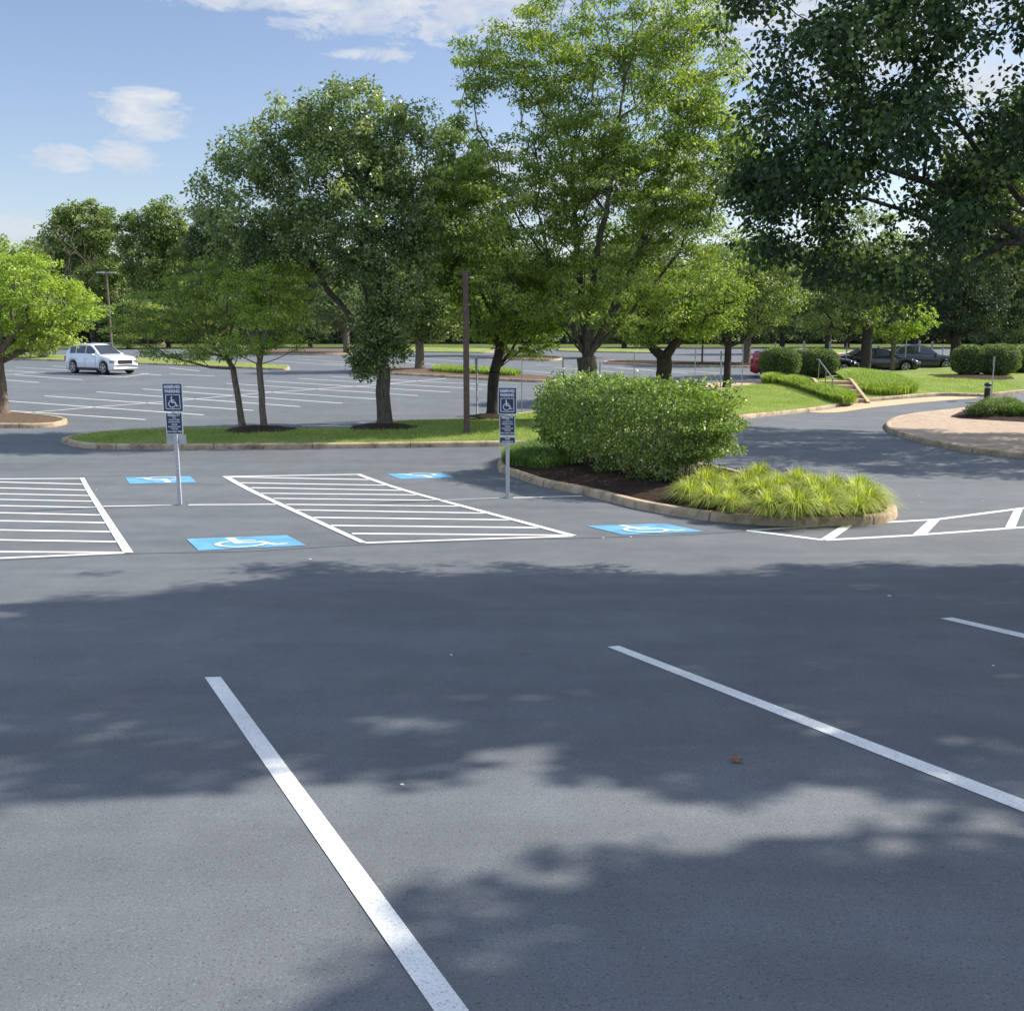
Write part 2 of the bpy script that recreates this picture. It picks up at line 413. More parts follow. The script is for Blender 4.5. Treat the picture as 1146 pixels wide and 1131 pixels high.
walk_loop=smooth_loop(LP([(1330,534),(1230,524),(1146,513),(1100,508.5),(1063,502.5),(1021,493),(998,485.5),(991,480),(991.5,475.5),(1001,470),(1024,465.5),(1049,462.5),(1083,459),(1146,454),(1260,447),(1420,443)]),True,.35)
kerb('paved_island_kerb',walk_loop,'concrete kerb round the paved island')
sheet('paved_island',offset_loop(walk_loop,.16),.13,M['paver'],.6)
wbed=smooth_loop(LP([(1064,470.5),(1078,472.5),(1097,473.5),(1146,476.5),(1230,481),(1300,476),(1300,455),(1230,453),(1146,456),(1100,459),(1082,462.5),(1070,467)]),True,.35)
sheet('paved_island_bed',wbed,.145,M['mulch'],.5,dome=.12,domew=.7,lump=.015)
side=smooth_loop(LP([(905,461.5),(930,457.8),(955,452.2),(1005,447.2),(1056,443.8),(1098,444.6),(1090,446),(1050,449),(1012,452.5),(975,456.5),(935,462)]),True,.5)
sheet('concrete_walk',side,.012,M['walk'],1.0)
upwalk=smooth_loop(LP([(770,438.5),(810,432.8),(840,430.2),(866,429),(905,423),(896,421),(862,426.5),(800,428.5),(770,432)]),True,.6)
sheet('upper_walk',upwalk,.02,M['walk'],1.0)
def island(nm,pts,mat,step=.6,lab=None):
    lp=smooth_loop(LP(pts),True,step); kerb(nm+'_kerb',lp,lab); sheet(nm+'_bed',offset_loop(lp,.16),.12,mat,2.0,dome=.06,domew=1.0); return lp
ia=island('far_left_island',[(-60,402),(15,403),(75,404.5),(150,407.5),(215,410),(270,412.5),(318,414.5),(324,412),(316,409.8),(240,405.5),(180,402.5),(75,399),(15,398),(-60,398)],M['lawn'])
ib=island('middle_island',[(425,418.5),(470,421),(520,424),(565,426.5),(600,428),(618,428),(624,425.5),(612,423),(560,418.5),(500,415),(440,413),(425,415)],M['mulchpale'])
ic=island('rear_island',[(430,394),(480,394.5),(545,395),(552,393),(545,391),(480,390),(430,390)],M['lawn'],1)
island('rear_mulch_island',[(560,401.5),(590,403.5),(618,404),(630,402),(620,400),(590,399),(560,399)],M['mulchpale'],1)
island('long_mulch_island',[(680,407.5),(740,409.5),(800,411),(845,411.5),(855,409),(845,407.5),(780,406),(700,404.5),(680,405)],M['mulch'],1)
island('rear_grass_island',[(630,393.5),(700,395),(740,395.5),(745,393.5),(700,391.5),(630,391)],M['lawn'],1)
island('right_grass_island',[(860,396),(900,397),(940,396),(955,393.5),(930,391.5),(880,391),(860,393)],M['lawn'],1)
island('left_rear_island',[(280,396),(340,397),(395,396.5),(402,394.5),(395,393),(330,392),(280,393)],M['mulchpale'],1)
# verge beyond the lot
verge=smooth_loop([Vector((x,y,0)) for x,y in((-75,118),(-30,124),(20,126),(75,122),(75,153),(-75,153))],True,4)
sheet('far_verge',verge,.05,M['field'],6.0)
# ------------------------------------------------------------------ painted markings
def stripes(name,label,fn,mat='white'):
    mb=MB(); fn(mb); return tag(mb.build(name,M[mat]),label,kind='structure')
def pline(name,label,quad):
    mb=MB(); paint_poly(mb,LP(quad),nv=1); tag(mb.build(name,M['white']),label,kind='structure')
pline('stall_line','near white stall line running out of the bottom of the view',[(229,758),(519,1180),(561,1180),(247,757.5)][:4])
pline('stall_line','white stall line running to the right edge',[(679.5,723.8),(1300,970),(1300,953.5),(693,722.8)])
pline('stall_line','short white stall line at the far right',[(1052,692),(1300,750.5),(1300,744),(1065.5,691)])
def left_hatch(mb):
    ed=lambda y:(89.3+(y-535)*(48.7/84))
    for l,r in((535.9,535.4),(539.4,541.8),(546,548.4),(552.6,554.6),(559,561),(566,568),(574,576.3),(583,585),(593.3,595),(604.5,606.2),(617.6,618.3)):
        strip(mb,P(-130,l-(r-l)*130/95),P(ed(r)+2,r),.10)
    strip(mb,P(-130,630),P(140,618.6),.10)
    paint_poly(mb,LP([(89.3,535),(138,618.9),(149.4,618.9),(94.5,535)]),.009,nv=1)
stripes('access_aisle_hatching','white hatched access aisle left of the leftmost reserved stall',left_hatch)
def mid_hatch(mb):
    def er(y): return 402+(y-531)*(38/14) if y<545 else 440+(y-545)*(203/55)
    for xl,yl,yr in((254,533.6,536.8),(267.6,540.3,543),(281,545.7,548.8),(292,552,553.8),(306,557.7,560),(320,564.4,566.5),(331,570.6,574.3),(350.5,579,581.8),(370,588,590.6),(394,597,599)):
        strip(mb,P(xl,yl),P(er(yr),yr),.10)
    strip(mb,P(249,533.3),P(404,530.8),.10)
    strip(mb,P(408,607.4),P(641,599.9),.10)
    paint_poly(mb,LP([(249,533.3),(403,607.8),(411.5,607.8),(256,533.2)]),.009,nv=1)
    pts=[(401,531),(440,545),(642,600)]
    for a,b in zip(pts,pts[1:]): strip(mb,P(*a),P(*b),.11,.009)
stripes('access_aisle_hatching','white hatched access aisle between the two sign posts',mid_hatch)
def right_hatch(mb):
    tp=[(836.5,593.6),(950,586.8),(1049,581.2),(1146,568.6),(1260,551)]
    bt=[(836.5,593.6),(922.6,604.4),(1022.5,599),(1146,590),(1260,580)]
    for l in(tp,bt):
        for a,b in zip(l,l[1:]): strip(mb,P(*a),P(*b),.11)
    for q in([(945,587),(917,604.4),(932,604),(957,586.5)],[(1040,582),(1021,599),(1037,598),(1053,581)],[(1135,570.5),(1124,592),(1136,591),(1145,569)]):
        paint_poly(mb,LP(q),.009,nv=1)
stripes('keep_clear_hatching','white hatched keep clear wedge in front of the shrub bed',right_hatch)
for a,b,l in(((115,566.6),(192,565.3),'thin white divider line left of the left sign post'),((211,564.9),(309,564.3),'thin white divider line right of the left sign post'),
           ((486,560.2),(559,557.2),'thin white divider line left of the right sign post'),((574,557),(652,555),'thin white divider line right of the right sign post')):
    mb=MB(); strip(mb,P(*a),P(*b),.09); tag(mb.build('stall_divider',M['white']),l,kind='structure')
M['seam']=simple('paving_seam',(.065,.067,.072),.9,0,.3,30)
mb=MB(); sp_=[(-120,630),(0,627),(148,619.6),(280,617),(408,609.5),(530,605),(660,602),(770,598.5),(836,594.5)]
for a,b in zip(sp_,sp_[1:]): strip(mb,P(*a),P(*b),.022,.004)
tag(mb.build('paving_seam',M['seam']),'thin dark paving seam running across the drive past the stall ends',kind='structure')
# accessible symbol, unit square, drawn as strokes
def isa_shapes():
    S=[]
    def stroke(pts,w):
        for (x0,y0),(x1,y1) in zip(pts,pts[1:]):
            dx,dy=x1-x0,y1-y0; l=math.hypot(dx,dy); ex,ey=dx/l*w*.35,dy/l*w*.35; nx,ny=-dy/l*w/2,dx/l*w/2
            S.append([(x0-ex-nx,y0-ey-ny),(x1+ex-nx,y1+ey-ny),(x1+ex+nx,y1+ey+ny),(x0-ex+nx,y0-ey+ny)])
    S.append([(.40+.065*math.cos(t),.87+.065*math.sin(t)) for t in[2*PI*i/12 for i in range(12)]])
    stroke([(.40,.77),(.42,.46)],.11); stroke([(.41,.62),(.62,.62)],.07); stroke([(.42,.45),(.68,.45)],.10)
    stroke([(.68,.45),(.78,.16)],.09); stroke([(.78,.16),(.90,.20)],.07)
    arc=[(.43+.27*math.cos(t),.34+.27*math.sin(t)) for t in[math.radians(a) for a in range(110,345,18)]]
    for (x0,y0),(x1,y1) in zip(arc,arc[1:]):
        def io(x,y,k): return (.43+(x-.43)*k,.34+(y-.34)*k)
        S.append([io(x0,y0,.86),io(x1,y1,.86),io(x1,y1,1.12),io(x0,y0,1.12)])
    return S
ISA=isa_shapes()
def emblem(quad,label,flip=False):
    q=[np.array(P(*p)[:2]) for p in quad]   # far-left, far-right, near-right, near-left
    mb=MB(); paint_poly(mb,q,.006,nv=4,m=0)
    k=0
    for s in ISA:
        vs=[]
        for u,v in s:
            if flip: u,v=1-u,1-v
            u=.08+u*.84
            p=(q[3]*(1-u)+q[2]*u)*(1-v)+(q[0]*(1-u)+q[1]*u)*v
            vs.append((p[0],p[1],float(G(p[0],p[1]))+.0095+k*.0004))
        k+=1
        mb.add(vs,[tuple(range(len(vs)))],1)
    tag(mb.build('accessible_parking_emblem',[M['blue'],M['emblem']]),label,kind='structure')
emblem([(208.7,603.3),(321,599),(343,610.5),(222,616.2)],'blue wheelchair emblem painted in front of the left sign post')
emblem([(656,588.6),(744,586),(788,595),(697,598.8)],'blue wheelchair emblem painted beside the shrub bed')
emblem([(140,534.3),(213,533),(220,540),(145,541.5)],'blue wheelchair emblem painted behind the left sign post',True)
emblem([(433,530.3),(494,529.4),(510,534.6),(448,536.2)],'blue wheelchair emblem painted in tree shade behind the middle aisle',True)
far=[((6,459.3),(163,469.6)),((4,448.4),(228,464.3)),((50,443),(283.5,459.3)),((108,438.5),(336,455)),((160,435.3),(383,451.3)),((207,432.6),(423,446.6)),((253,429),(468,442.7)),
 ((298,426.5),(504,438.8)),((333,423.5),(540,435.5)),((371.6,421.4),(555,431)),
 ((17.4,411),(75,414)),((3,414.4),(40,416.7)),((16.6,419.5),(92,425)),((3,425),(44,428)),((60,409.5),(130,414)),((78,418),(138,422)),((157,418),(181,420)),((190,418.5),(240,421)),((190,411.6),(223,415)),
 ((333,402),(440,408.5)),((301,403.5),(400,410)),((363,406),(430,410)),((448,404),(504,409.5)),((400,402),(470,406.5)),((450,400),(530,405)),((500,399.5),(560,403)),((330,398.3),(370,400)),
 ((586,415),(650,420)),((620,411),(690,416.5)),((650,408.5),(730,414)),((690,412),(770,417.5)),((740,413.5),(810,418)),((600,408),(640,409.5)),
 ((150,470+6),(150.5,476.1)),((338,476.5),(395,477)),((398,473),(420,472.6))]
far=[f for f in far if abs(f[0][0]-f[1][0])>3]
for a,b in far:
    mb=MB(); strip(mb,P(*a),P(*b),.11); tag(mb.build('far_stall_line',M['white']),'thin white stall line in the far lot',kind='structure',group='stall lines of the far lot')
for pts,l in(([(7,464),(93,456.6),(190,449),(294,439.7),(410,431.5),(499,423.6)],'long white centre line crossing the far stalls'),([(0,419.7),(50,416.3)],'short white centre line near the left tree'),([(138,422),(166,418)],'white centre line under the white car')):
    mb=MB()
    for a,b in zip(pts,pts[1:]): strip(mb,P(*a),P(*b),.11)
    tag(mb.build('far_centre_line',M['white']),l,kind='structure')
# ------------------------------------------------------------------ trees
def tubes(chains,name):
    V=[];Fa=[];off=0
    for pts,rad,n in chains:
        pts=np.asarray(pts,float); k=len(pts)
        t=np.gradient(pts,axis=0); t=unit(t)
        ref=np.array([1,0,0]) if abs(t[0][0])<.8 else np.array([0,1,0])
        u=unit(np.cross(t,ref)); w=np.cross(t,u)
        ang=np.linspace(0,2*PI,n,endpoint=False)
        r=np.asarray(rad)[:,None,None]
        ring=pts[:,None,:]+r*(u[:,None,:]*np.cos(ang)[None,:,None]+w[:,None,:]*np.sin(ang)[None,:,None])
        V.append(ring.reshape(-1,3))
        i=np.arange(k-1)[:,None]*n; j=np.arange(n)[None,:]; j2=(j+1)%n
        f=np.stack([i+j,i+j2,i+n+j2,i+n+j],-1).reshape(-1,4)+off
        Fa.append(f); off+=k*n
    return np.concatenate(V),np.concatenate(Fa)
def grow(rng,base,fork,cl,trunk_r,pl=.3,step=.5,wob=.06,tip=.012,sides=9,limbs=None):
    base=np.array(base,float); fork=np.array(fork,float)
    L=np.linalg.norm(fork-base); k=max(3,int(L/.35))
    pos=[];par=[];path=[]
    for i in range(k+1):
        t=i/k; p=base*(1-t)+fork*t
        if 0<i<k: p=p+rng.normal(size=3)*trunk_r*.10*np.array([1,1,0])
        pos.append(p); par.append(i-1); path.append(t*L)
    chains=[list(range(k+1))]; allowed=[i for i in range(k+1)]
    trunkn=k+1
    pos=list(pos)
    def attach(c,main=False,stp=step):
        A=np.array(pos); d=np.linalg.norm(A-c,axis=1)
        cost=d+pl*np.array(path)+1.2*np.maximum(0,A[:,2]-c[2]+.1)
        cost[:max(1,int(trunkn*.72))]+=50
        j=int(np.argmin(cost))
        if main: j=trunkn-1-int(rng.integers(0,max(1,trunkn//4)))
        a=A[j]; dd=np.linalg.norm(c-a); m=max(1,int(dd/stp)); ch=[j]
        mid=(a+c)/2+np.array([0,0,-.10*dd])+rng.normal(size=3)*wob*dd
        # start limbs steeper than they end
        for i in range(1,m+1):
            t=i/m; p=(1-t)**2*a+2*t*(1-t)*mid+t*t*c
            if i<m: p=p+rng.normal(size=3)*wob*.5
            pos.append(p); par.append(ch[-1]); path.append(path[ch[-1]]+np.linalg.norm(p-pos[ch[-1]])); ch.append(len(pos)-1)
        chains.append(ch); return ch
    ends=[]
    if limbs is not None:
        for c in limbs: attach(np.array(c,float),True)
    o=np.argsort(np.linalg.norm(cl-fork,axis=1))
    for c in cl[o]: ends.append(attach(c)[-1])
    n=len(pos); cnt=np.zeros(n)
    for e in ends: cnt[e]+=1
    lim=len(limbs) if limbs is not None else 0
    for i in range(n-1,0,-1): cnt[par[i]]+=cnt[i]
    cnt=np.maximum(cnt,1); r=(cnt/cnt[trunkn-1])**.6*trunk_r*.9; r=np.maximum(r,tip)
    r[:trunkn]=trunk_r*(1.0+.12*(1-np.linspace(0,1,trunkn)))
    r[0]*=1.35; 
    if trunkn>2: r[1]*=1.08
    A=np.array(pos); out=[]
    for ci,ch in enumerate(chains):
        rr=r[ch].copy()
        if ci>0 and len(rr)>1: rr[0]=min(rr[0],rr[1]*1.25)
        mx=rr.max(); out.append((A[ch],rr,sides if mx>.07 else (6 if mx>.03 else 4)))
    return out,A,cl[o]
def sample_crown(rng,ells,n,shell=2.4,hole=.0,hs=1.0,avoid=None):
    E=np.array(ells,float); vol=E[:,3]*E[:,4]*E[:,5]; pr=vol/vol.sum(); out=[]
    ph=rng.uniform(0,6,3)
    while len(out)<n:
        k=rng.choice(len(E),p=pr); e=E[k]
        d=rng.normal(size=3); d/=np.linalg.norm(d); r=rng.uniform()**(1/3.) 
        r=r**(1/ shell*1.5)
        p=e[:3]+d*r*e[3:6]
        if hole:
            q=p*hs; v=math.sin(q[0]*1.7+ph[0]+math.sin(q[2]*1.3))+math.sin(q[1]*1.9+ph[1]+math.sin(q[0]))+math.sin(q[2]*2.1+ph[2]+math.sin(q[1]*1.1))
            if v>2.2-hole*2: continue
        if avoid is not None and any(((p-np.array(a[:3]))/np.array(a[3:6])@((p-np.array(a[:3]))/np.array(a[3:6])))<1 for a in avoid): continue
        out.append(p)
    return np.array(out)
def crown_leaves(rng,cl,nper,R,flat,ll,wr,droop=.3,up=.8,out_c=None):
    n=len(cl)*nper; c=np.repeat(cl,nper,axis=0)
    cr=np.repeat(rng.uniform(.65,1.25,len(cl)),nper)[:,None]
    off=unit(rng.normal(size=(n,3)))*(rng.uniform(0,1,n)**.45)[:,None]*np.array([R,R,R*flat])*cr*1.05
    pos=c+off; pos[:,2]-=.25*flat*np.linalg.norm(off[:,:2],axis=1)
    d=unit(off*np.array([1,1,.5])+1e-6)*.9+rng.normal(size=(n,3))*.6; d[:,2]-=droop
    L=ll*rng.uniform(.65,1.25,n)
    v,f=leaf_arrays(rng,pos,d,L,wr,up)
    cv=np.repeat(rng.normal(0,.22,len(cl)),nper)
    var=np.clip(.42+cv+rng.normal(0,.17,n),0,1)
    return v,f,var
def px_ells(lst,Y,dy=1.0,dy_off=0):
    out=[]
    for e in lst:
        cx,cy,rx,ry=e[:4]; yy=Y+(e[4] if len(e)>4 else 0); c=T(cx,cy,yy); s=yy/F
        out.append((c[0],c[1],c[2],rx*s,max(rx*s,ry*s)*.9*dy if len(e)<6 else e[5],ry*s))
    return out
def tree(name,label,seed,base,fork_h,ells,ncl,nper,R,flat,ll,wr,trunk_r,leaf,bark,lean=(0,0),group=None,droop=.3,shell=2.4,hole=.0,hs=1,pl=.3,up=.8,limbs=None,extra=None,wob=.06,tip=.012,cat='tree',step=.5,avoid=None):
    rng=np.random.default_rng(seed); b=np.array(base,float)
    root=empty(name,tuple(b),0,label,cat,group)
    fork=b+np.array([lean[0],lean[1],fork_h]); ells=[tuple(e) for e in ells]
    cl=sample_crown(rng,ells,ncl,shell,hole,hs,avoid)
    if extra is not None: cl=np.concatenate([cl,sample_crown(rng,extra,max(6,ncl//9),2.4)])
    b0=b.copy(); b0[2]-=.12
    ch,A,cl=grow(rng,b0,fork,cl,trunk_r,pl,step=step,limbs=limbs,wob=wob,tip=tip)
    v,f=tubes(ch,name); link('trunk',mesh_arrays('trunk',v-b,f),root,bark,True)
    v,f,var=crown_leaves(rng,cl,nper,R,flat,ll,wr,droop,up)
    link('crown',mesh_arrays('crown',v-b,f,var),root,leaf)
    return root
def gp(px,py,dz=.1): p=P(px,py); return (p[0],p[1],p[2]+dz)
# pear on the lawn strip
b=gp(430,485); Y=b[1]
tree('pear_tree','broad dark green tree with a mulch ring, leafy down to its thick trunk',11,b,2.3,
  px_ells([(285,225,66,72),(345,170,70,62),(400,150,70,55),(455,175,52,60),(395,235,100,75),(430,300,60,60),(330,270,55,35),(418,355,26,40)],Y,.95),
  900,85,.36,.8,.10,.68,.195,M['pear'],M['bark'],droop=.15,shell=2.2,hole=.22,hs=1.1,pl=.22,
  extra=px_ells([(412,398,15,24,0),(424,365,20,30,-.3),(444,385,10,16)],Y,.6),limbs=[T(400,300,Y),T(440,290,Y),T(340,260,Y),T(470,240,Y+.8),T(405,200,Y-1)])
# zelkova
b=gp(655,476); Y=b[1]
tree('zelkova_tree','tallest broad light green tree rising behind the big clipped shrub',22,b,2.0,
  px_ells([(585,60,72,52),(560,105,50,38),(680,25,95,62),(770,70,62,78),(690,120,110,70),(620,170,80,60),(780,190,80,62),(700,240,90,55),(610,270,75,52),(800,130,52,60),(650,310,75,34),(760,262,70,32),(690,200,120,70),(550,215,44,50,-2.),(805,235,52,52),(825,165,36,50),(775,300,60,28),(530,120,34,30)],Y,1.0),
  1350,80,.44,.42,.115,.46,.30,M['zelk'],M['bark'],droop=.5,shell=1.9,hole=.36,hs=1.0,pl=.45,wob=.04,tip=.008,
  limbs=[T(625,330,Y-.3),T(690,330,Y),T(655,300,Y+.5),T(600,230,Y-1),T(640,180,Y+1),T(690,170,Y-1),T(740,200,Y+.5),T(760,280,Y),T(585,290,Y+1)],
  extra=px_ells([(503,190,30,50,-2),(528,280,50,40,-2.9),(520,235,40,50,-2.8),(560,300,40,34,-2.6),(600,325,55,34,-1.5),(650,345,62,26,-1.8),(705,335,55,34,-1)],Y,.8))
# light green tree between
b=gp(550,473); Y=b[1]
tree('green_tree','bright green narrow crowned tree with a slim dark trunk behind the right sign',33,b,1.5,
  px_ells([(512,190,34,52),(520,250,48,60),(560,330,62,50),(500,290,30,40),(590,370,50,28)],Y,1.1),
  520,90,.40,.5,.11,.46,.17,M['zelk'],M['barkd'],droop=.5,shell=2.6,hole=.15,pl=.35,lean=(.1,0))
# twin small trees
b=gp(273,484); Y=b[1]
tree('small_tree','small thin trunked tree leaning left, left of its twin',44,b,1.75,
  px_ells([(190,350,58,30),(150,372,32,16),(230,335,50,34),(245,300,34,16),(215,392,55,12)],Y,.9),
  240,75,.34,.3,.08,.42,.085,M['zelk'],M['barkl'],lean=(-.22,0),droop=.35,shell=2.2,pl=.4,limbs=[T(185,398,Y-.4)])
b=gp(296,488); Y=b[1]
tree('small_tree','small upright tree with lime green top in a mulch ring',45,b,1.9,
  px_ells([(312,318,36,26),(275,325,30,24),(305,352,42,20),(325,382,22,12),(270,385,40,12)],Y,.9),
  230,75,.33,.34,.08,.42,.085,M['lime'],M['barkl'],lean=(-.06,0),droop=.35,shell=2.3,pl=.4)
# left tree
b=gp(3,467); Y=b[1]
tree('left_tree','lime green spreading tree on the mulched left island',55,b,2.1,
  px_ells([(30,330,62,42),(-40,330,80,60),(75,345,38,30),(0,290,40,18),(60,375,45,18),(-20,380,60,18)],Y,.9),
  320,95,.45,.4,.12,.42,.20,M['lime'],M['barkl'],droop=.4,shell=2.4,hole=.1,pl=.4)
# trees beyond the lawn strip
def midtree(px,py,label,seed,ell,h,r,leaf,bark,ncl=170,nper=80,ll=.16,R=.55,name='lot_tree',lean=(0,0),flat=.55,**k):
    b=gp(px,py); return tree(name,label,seed,b,h,px_ells(ell,b[1],.9),ncl,nper,R,flat,ll,.55,r,leaf,bark,lean=lean,**k)
midtree(742,452,'low forked dark trunk tree behind the right half of the shrub',61,[(735,350,72,32),(790,335,50,36),(700,345,40,30),(745,320,60,25)],1.7,.30,M['zelk'],M['barkd'],260,95,.12)
midtree(813,436,'slim trunk tree with glossy crown right of the shrub',62,[(830,330,62,42),(790,345,50,38),(870,315,42,36),(830,290,50,26)],1.9,.16,M['mid'],M['barkd'],230,85,.14,hole=.1)
midtree(470,415,'tree with pale trunk on the middle grass island',63,[(470,315,46,42),(455,355,40,26),(490,350,36,30),(468,285,30,20)],2.5,.25,M['mid'],M['barkl'],190,80,.2,.7)
midtree(968,420,'dark trunk tree on the lawn in front of the black sedan',64,[(945,310,52,40),(985,330,48,36),(930,350,40,25),(950,260,48,34),(1000,290,38,34)],2.6,.28,M['mid'],M['barkd'],230,85,.17,.62,hole=.1)
midtree(998,417,'small bright tree with split trunk beside the parked dark cars',65,[(1003,360,42,20),(985,345,30,20),(1030,355,24,18)],1.6,.14,M['lime'],M['barkl'],110,70,.14,.45)
midtree(1068,411,'dark dense tree rising behind the round hedge',66,[(1075,335,52,40),(1050,300,44,36),(1100,300,44,40),(1075,355,50,22)],2.0,.33,M['fard'],M['barkd'],230,85,.19,.65)
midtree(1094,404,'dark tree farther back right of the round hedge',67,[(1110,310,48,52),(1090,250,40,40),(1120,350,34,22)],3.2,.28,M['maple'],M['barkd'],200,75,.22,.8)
midtree(1165,405,'dark leafy tree at the right edge behind the hedges',68,[(1150,330,58,50),(1130,370,40,26),(1165,270,50,50)],2.2,.3,M['far'],M['barkd'],230,80,.2,.7)
midtree(388,396,'distant tree on the rear mulch strip left of the broad tree',69,[(385,345,34,20),(375,320,26,20)],2.6,.3,M['far'],M['barkl'],110,60,.32,1.0)
midtree(49,402,'tree with short pale trunk on the far left grass island',70,[(45,365,40,18),(70,350,30,18),(20,360,24,16)],2.2,.3,M['mid'],M['barkl'],120,60,.24,.8)
midtree(284,396,'pale trunk tree beyond the twin small trees',71,[(290,350,40,18),(260,340,30,18)],3.0,.32,M['far'],M['barkl'],110,60,.3,1.0)
midtree(835,409,'straight pale trunk tree on the long mulch island',72,[(835,340,46,28),(860,325,34,26)],3.4,.25,M['mid'],M['barkl'],120,60,.26,.9)
midtree(926,396,'thin dark trunk tree far behind the red car',73,[(900,310,44,36),(940,300,40,36),(915,345,44,20)],4.0,.28,M['far'],M['barkd'],150,70,.34,1.1)
midtree(660,400,'far tree seen under the light green crown',74,[(640,340,46,26),(690,330,46,26)],4.0,.28,M['far'],M['barkd'],120,60,.34,1.1)
midtree(560,398,'far tree standing behind the right sign post',75,[(560,345,46,22),(530,325,40,26)],4.0,.28,M['far'],M['barkd'],120,60,.34,1.1)
# big overhanging tree, trunk just outside the view
OY=11.0
bx=np.array([8.0,OY,float(G(8.0,OY))])
ov=[(900,60,60,58,0,1.7),(1000,50,85,62,0,1.8),(1110,30,70,50,0,1.8),(885,190,50,52,0,1.4),(960,160,85,62,-.3,1.6),(1010,250,60,46,-.3,1.2),(1090,150,72,60,-.3,1.4),(1125,190,45,40,-.5,.8),(1180,80,80,90,0,1.8),(882,255,28,20,0,.8),
 (1040,315,34,30,0,.8),(862,262,24,30,0,.7),(935,280,44,34,0,.9),(990,300,38,36,0,.9),(1075,255,50,44,0,.9),(828,28,42,44,.4,1.2),(850,110,44,60,.2,1.3),(850,190,26,46,0,.9),(848,270,18,22,0,.6)]
oe=px_ells(ov,OY,1)+[(9.2,OY,9.0,3.2,2.0,2.2),(11.2,OY,7,2.6,2.0,2.2)]
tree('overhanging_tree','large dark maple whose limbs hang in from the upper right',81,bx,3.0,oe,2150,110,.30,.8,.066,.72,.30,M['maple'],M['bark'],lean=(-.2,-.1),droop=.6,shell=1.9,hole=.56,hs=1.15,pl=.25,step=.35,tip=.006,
   avoid=px_ells([(1052,52,44,40,0,4),(1110,82,46,26,0,4),(1042,158,34,30,0,4),(935,104,38,22,0,4),(960,245,34,46,0,4),(905,150,22,20,0,4),(1120,215,30,22,0,4),(1000,190,22,16,0,4),(1005,300,14,30,0,4),(870,20,30,16,0,4),(1140,150,24,24,0,4)],OY),
   limbs=[T(1150,255,OY),T(1112,180,OY-.1),T(1095,110,OY-.1),T(1060,212,OY-.2),T(1020,200,OY-.2),T(1065,80,OY),T(1010,40,OY)])
by=np.array([18.2,27.5,float(G(18.2,27.5))])
tree('drive_tree','round tree beside the paved island at the right edge',84,by,3.0,[(17.4,27.5,7.8,4.6,4.4,3.2),(19,25.5,6,4,4,3),(16.5,29.5,7.2,4,4,2.6)],520,85,.6,.7,.15,.7,.3,M['mid'],M['bark'],shell=2,hole=.3,hs=.8,droop=.4,pl=.3)
# its neighbours stand beside the camera and throw the foreground shade
by=np.array([11.3,8.6,float(G(11.3,8.6))])
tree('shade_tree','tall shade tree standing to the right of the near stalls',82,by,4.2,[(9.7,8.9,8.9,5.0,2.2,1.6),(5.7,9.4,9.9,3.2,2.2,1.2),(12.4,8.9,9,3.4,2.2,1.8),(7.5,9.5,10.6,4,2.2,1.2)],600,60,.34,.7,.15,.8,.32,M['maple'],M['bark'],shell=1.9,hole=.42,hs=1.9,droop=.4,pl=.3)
by=np.array([13.3,4.0,float(G(13.3,4.0))])
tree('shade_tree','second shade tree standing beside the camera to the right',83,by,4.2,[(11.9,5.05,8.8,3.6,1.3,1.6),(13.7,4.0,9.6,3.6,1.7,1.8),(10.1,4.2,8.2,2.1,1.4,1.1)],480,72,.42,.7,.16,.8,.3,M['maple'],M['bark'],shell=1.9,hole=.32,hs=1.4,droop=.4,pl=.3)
# woodland edge
tall=[(95,255,46,38,150,'tall rounded tree at the far edge above the white car',M['mid']),(172,250,40,40,146,'tall uneven tree at the far edge beside the rounded one',M['mid']),(235,262,34,34,142,'pale tall tree half hidden by the broad dark tree',M['far'])]
for i,(px,py,rx,ry,Yt,lab,lm) in enumerate(tall):
    c=T(px,py,Yt); b=(c[0],Yt,float(G(c[0],Yt)))
    tree('woodland_tree',lab,90+i,b,5.5,px_ells([(px,py,rx*.8,ry*.7),(px-rx*.45,py+ry*.35,rx*.6,ry*.6),(px+rx*.45,py+ry*.45,rx*.55,ry*.6),(px+rx*.2,py-ry*.45,rx*.45,ry*.45),(px,py+ry*1.3,rx*.9,ry*.7)],Yt,.7),
      260,60,1.25,.6,.42,.6,.45,lm,M['barkl'],hole=.3,hs=.35,shell=2.4,tip=.05)
rng=np.random.default_rng(5)
def protos():
    out=[]
    for s,(lm,nm) in enumerate(((M['far'],'a'),(M['mid'],'b'),(M['fard'],'c'),(M['far'],'d'))):
        rg=np.random.default_rng(200+s)
        el=[(0,0,6.5,3.0,3.0,3.2),(1.4,.4,8.4,2.2,2.2,2.2),(-1.5,-.5,7.6,2.3,2.3,2.4),(0,0,3.8,3.1,3.1,2.2)]
        cl=sample_crown(rg,el,150,2.6,.15,.7)
        ch,A,cl=grow(rg,np.array([0,0,-.5]),np.array([0,0,2.4]),cl,.28,.3,step=1.0,tip=.03)
        v,f=tubes(ch,'w'); lv,lf,var=crown_leaves(rg,cl,55,.95,.7,.34,.6,.3)
        out.append((v,f,lv,lf,var))
    return out
PR=protos()
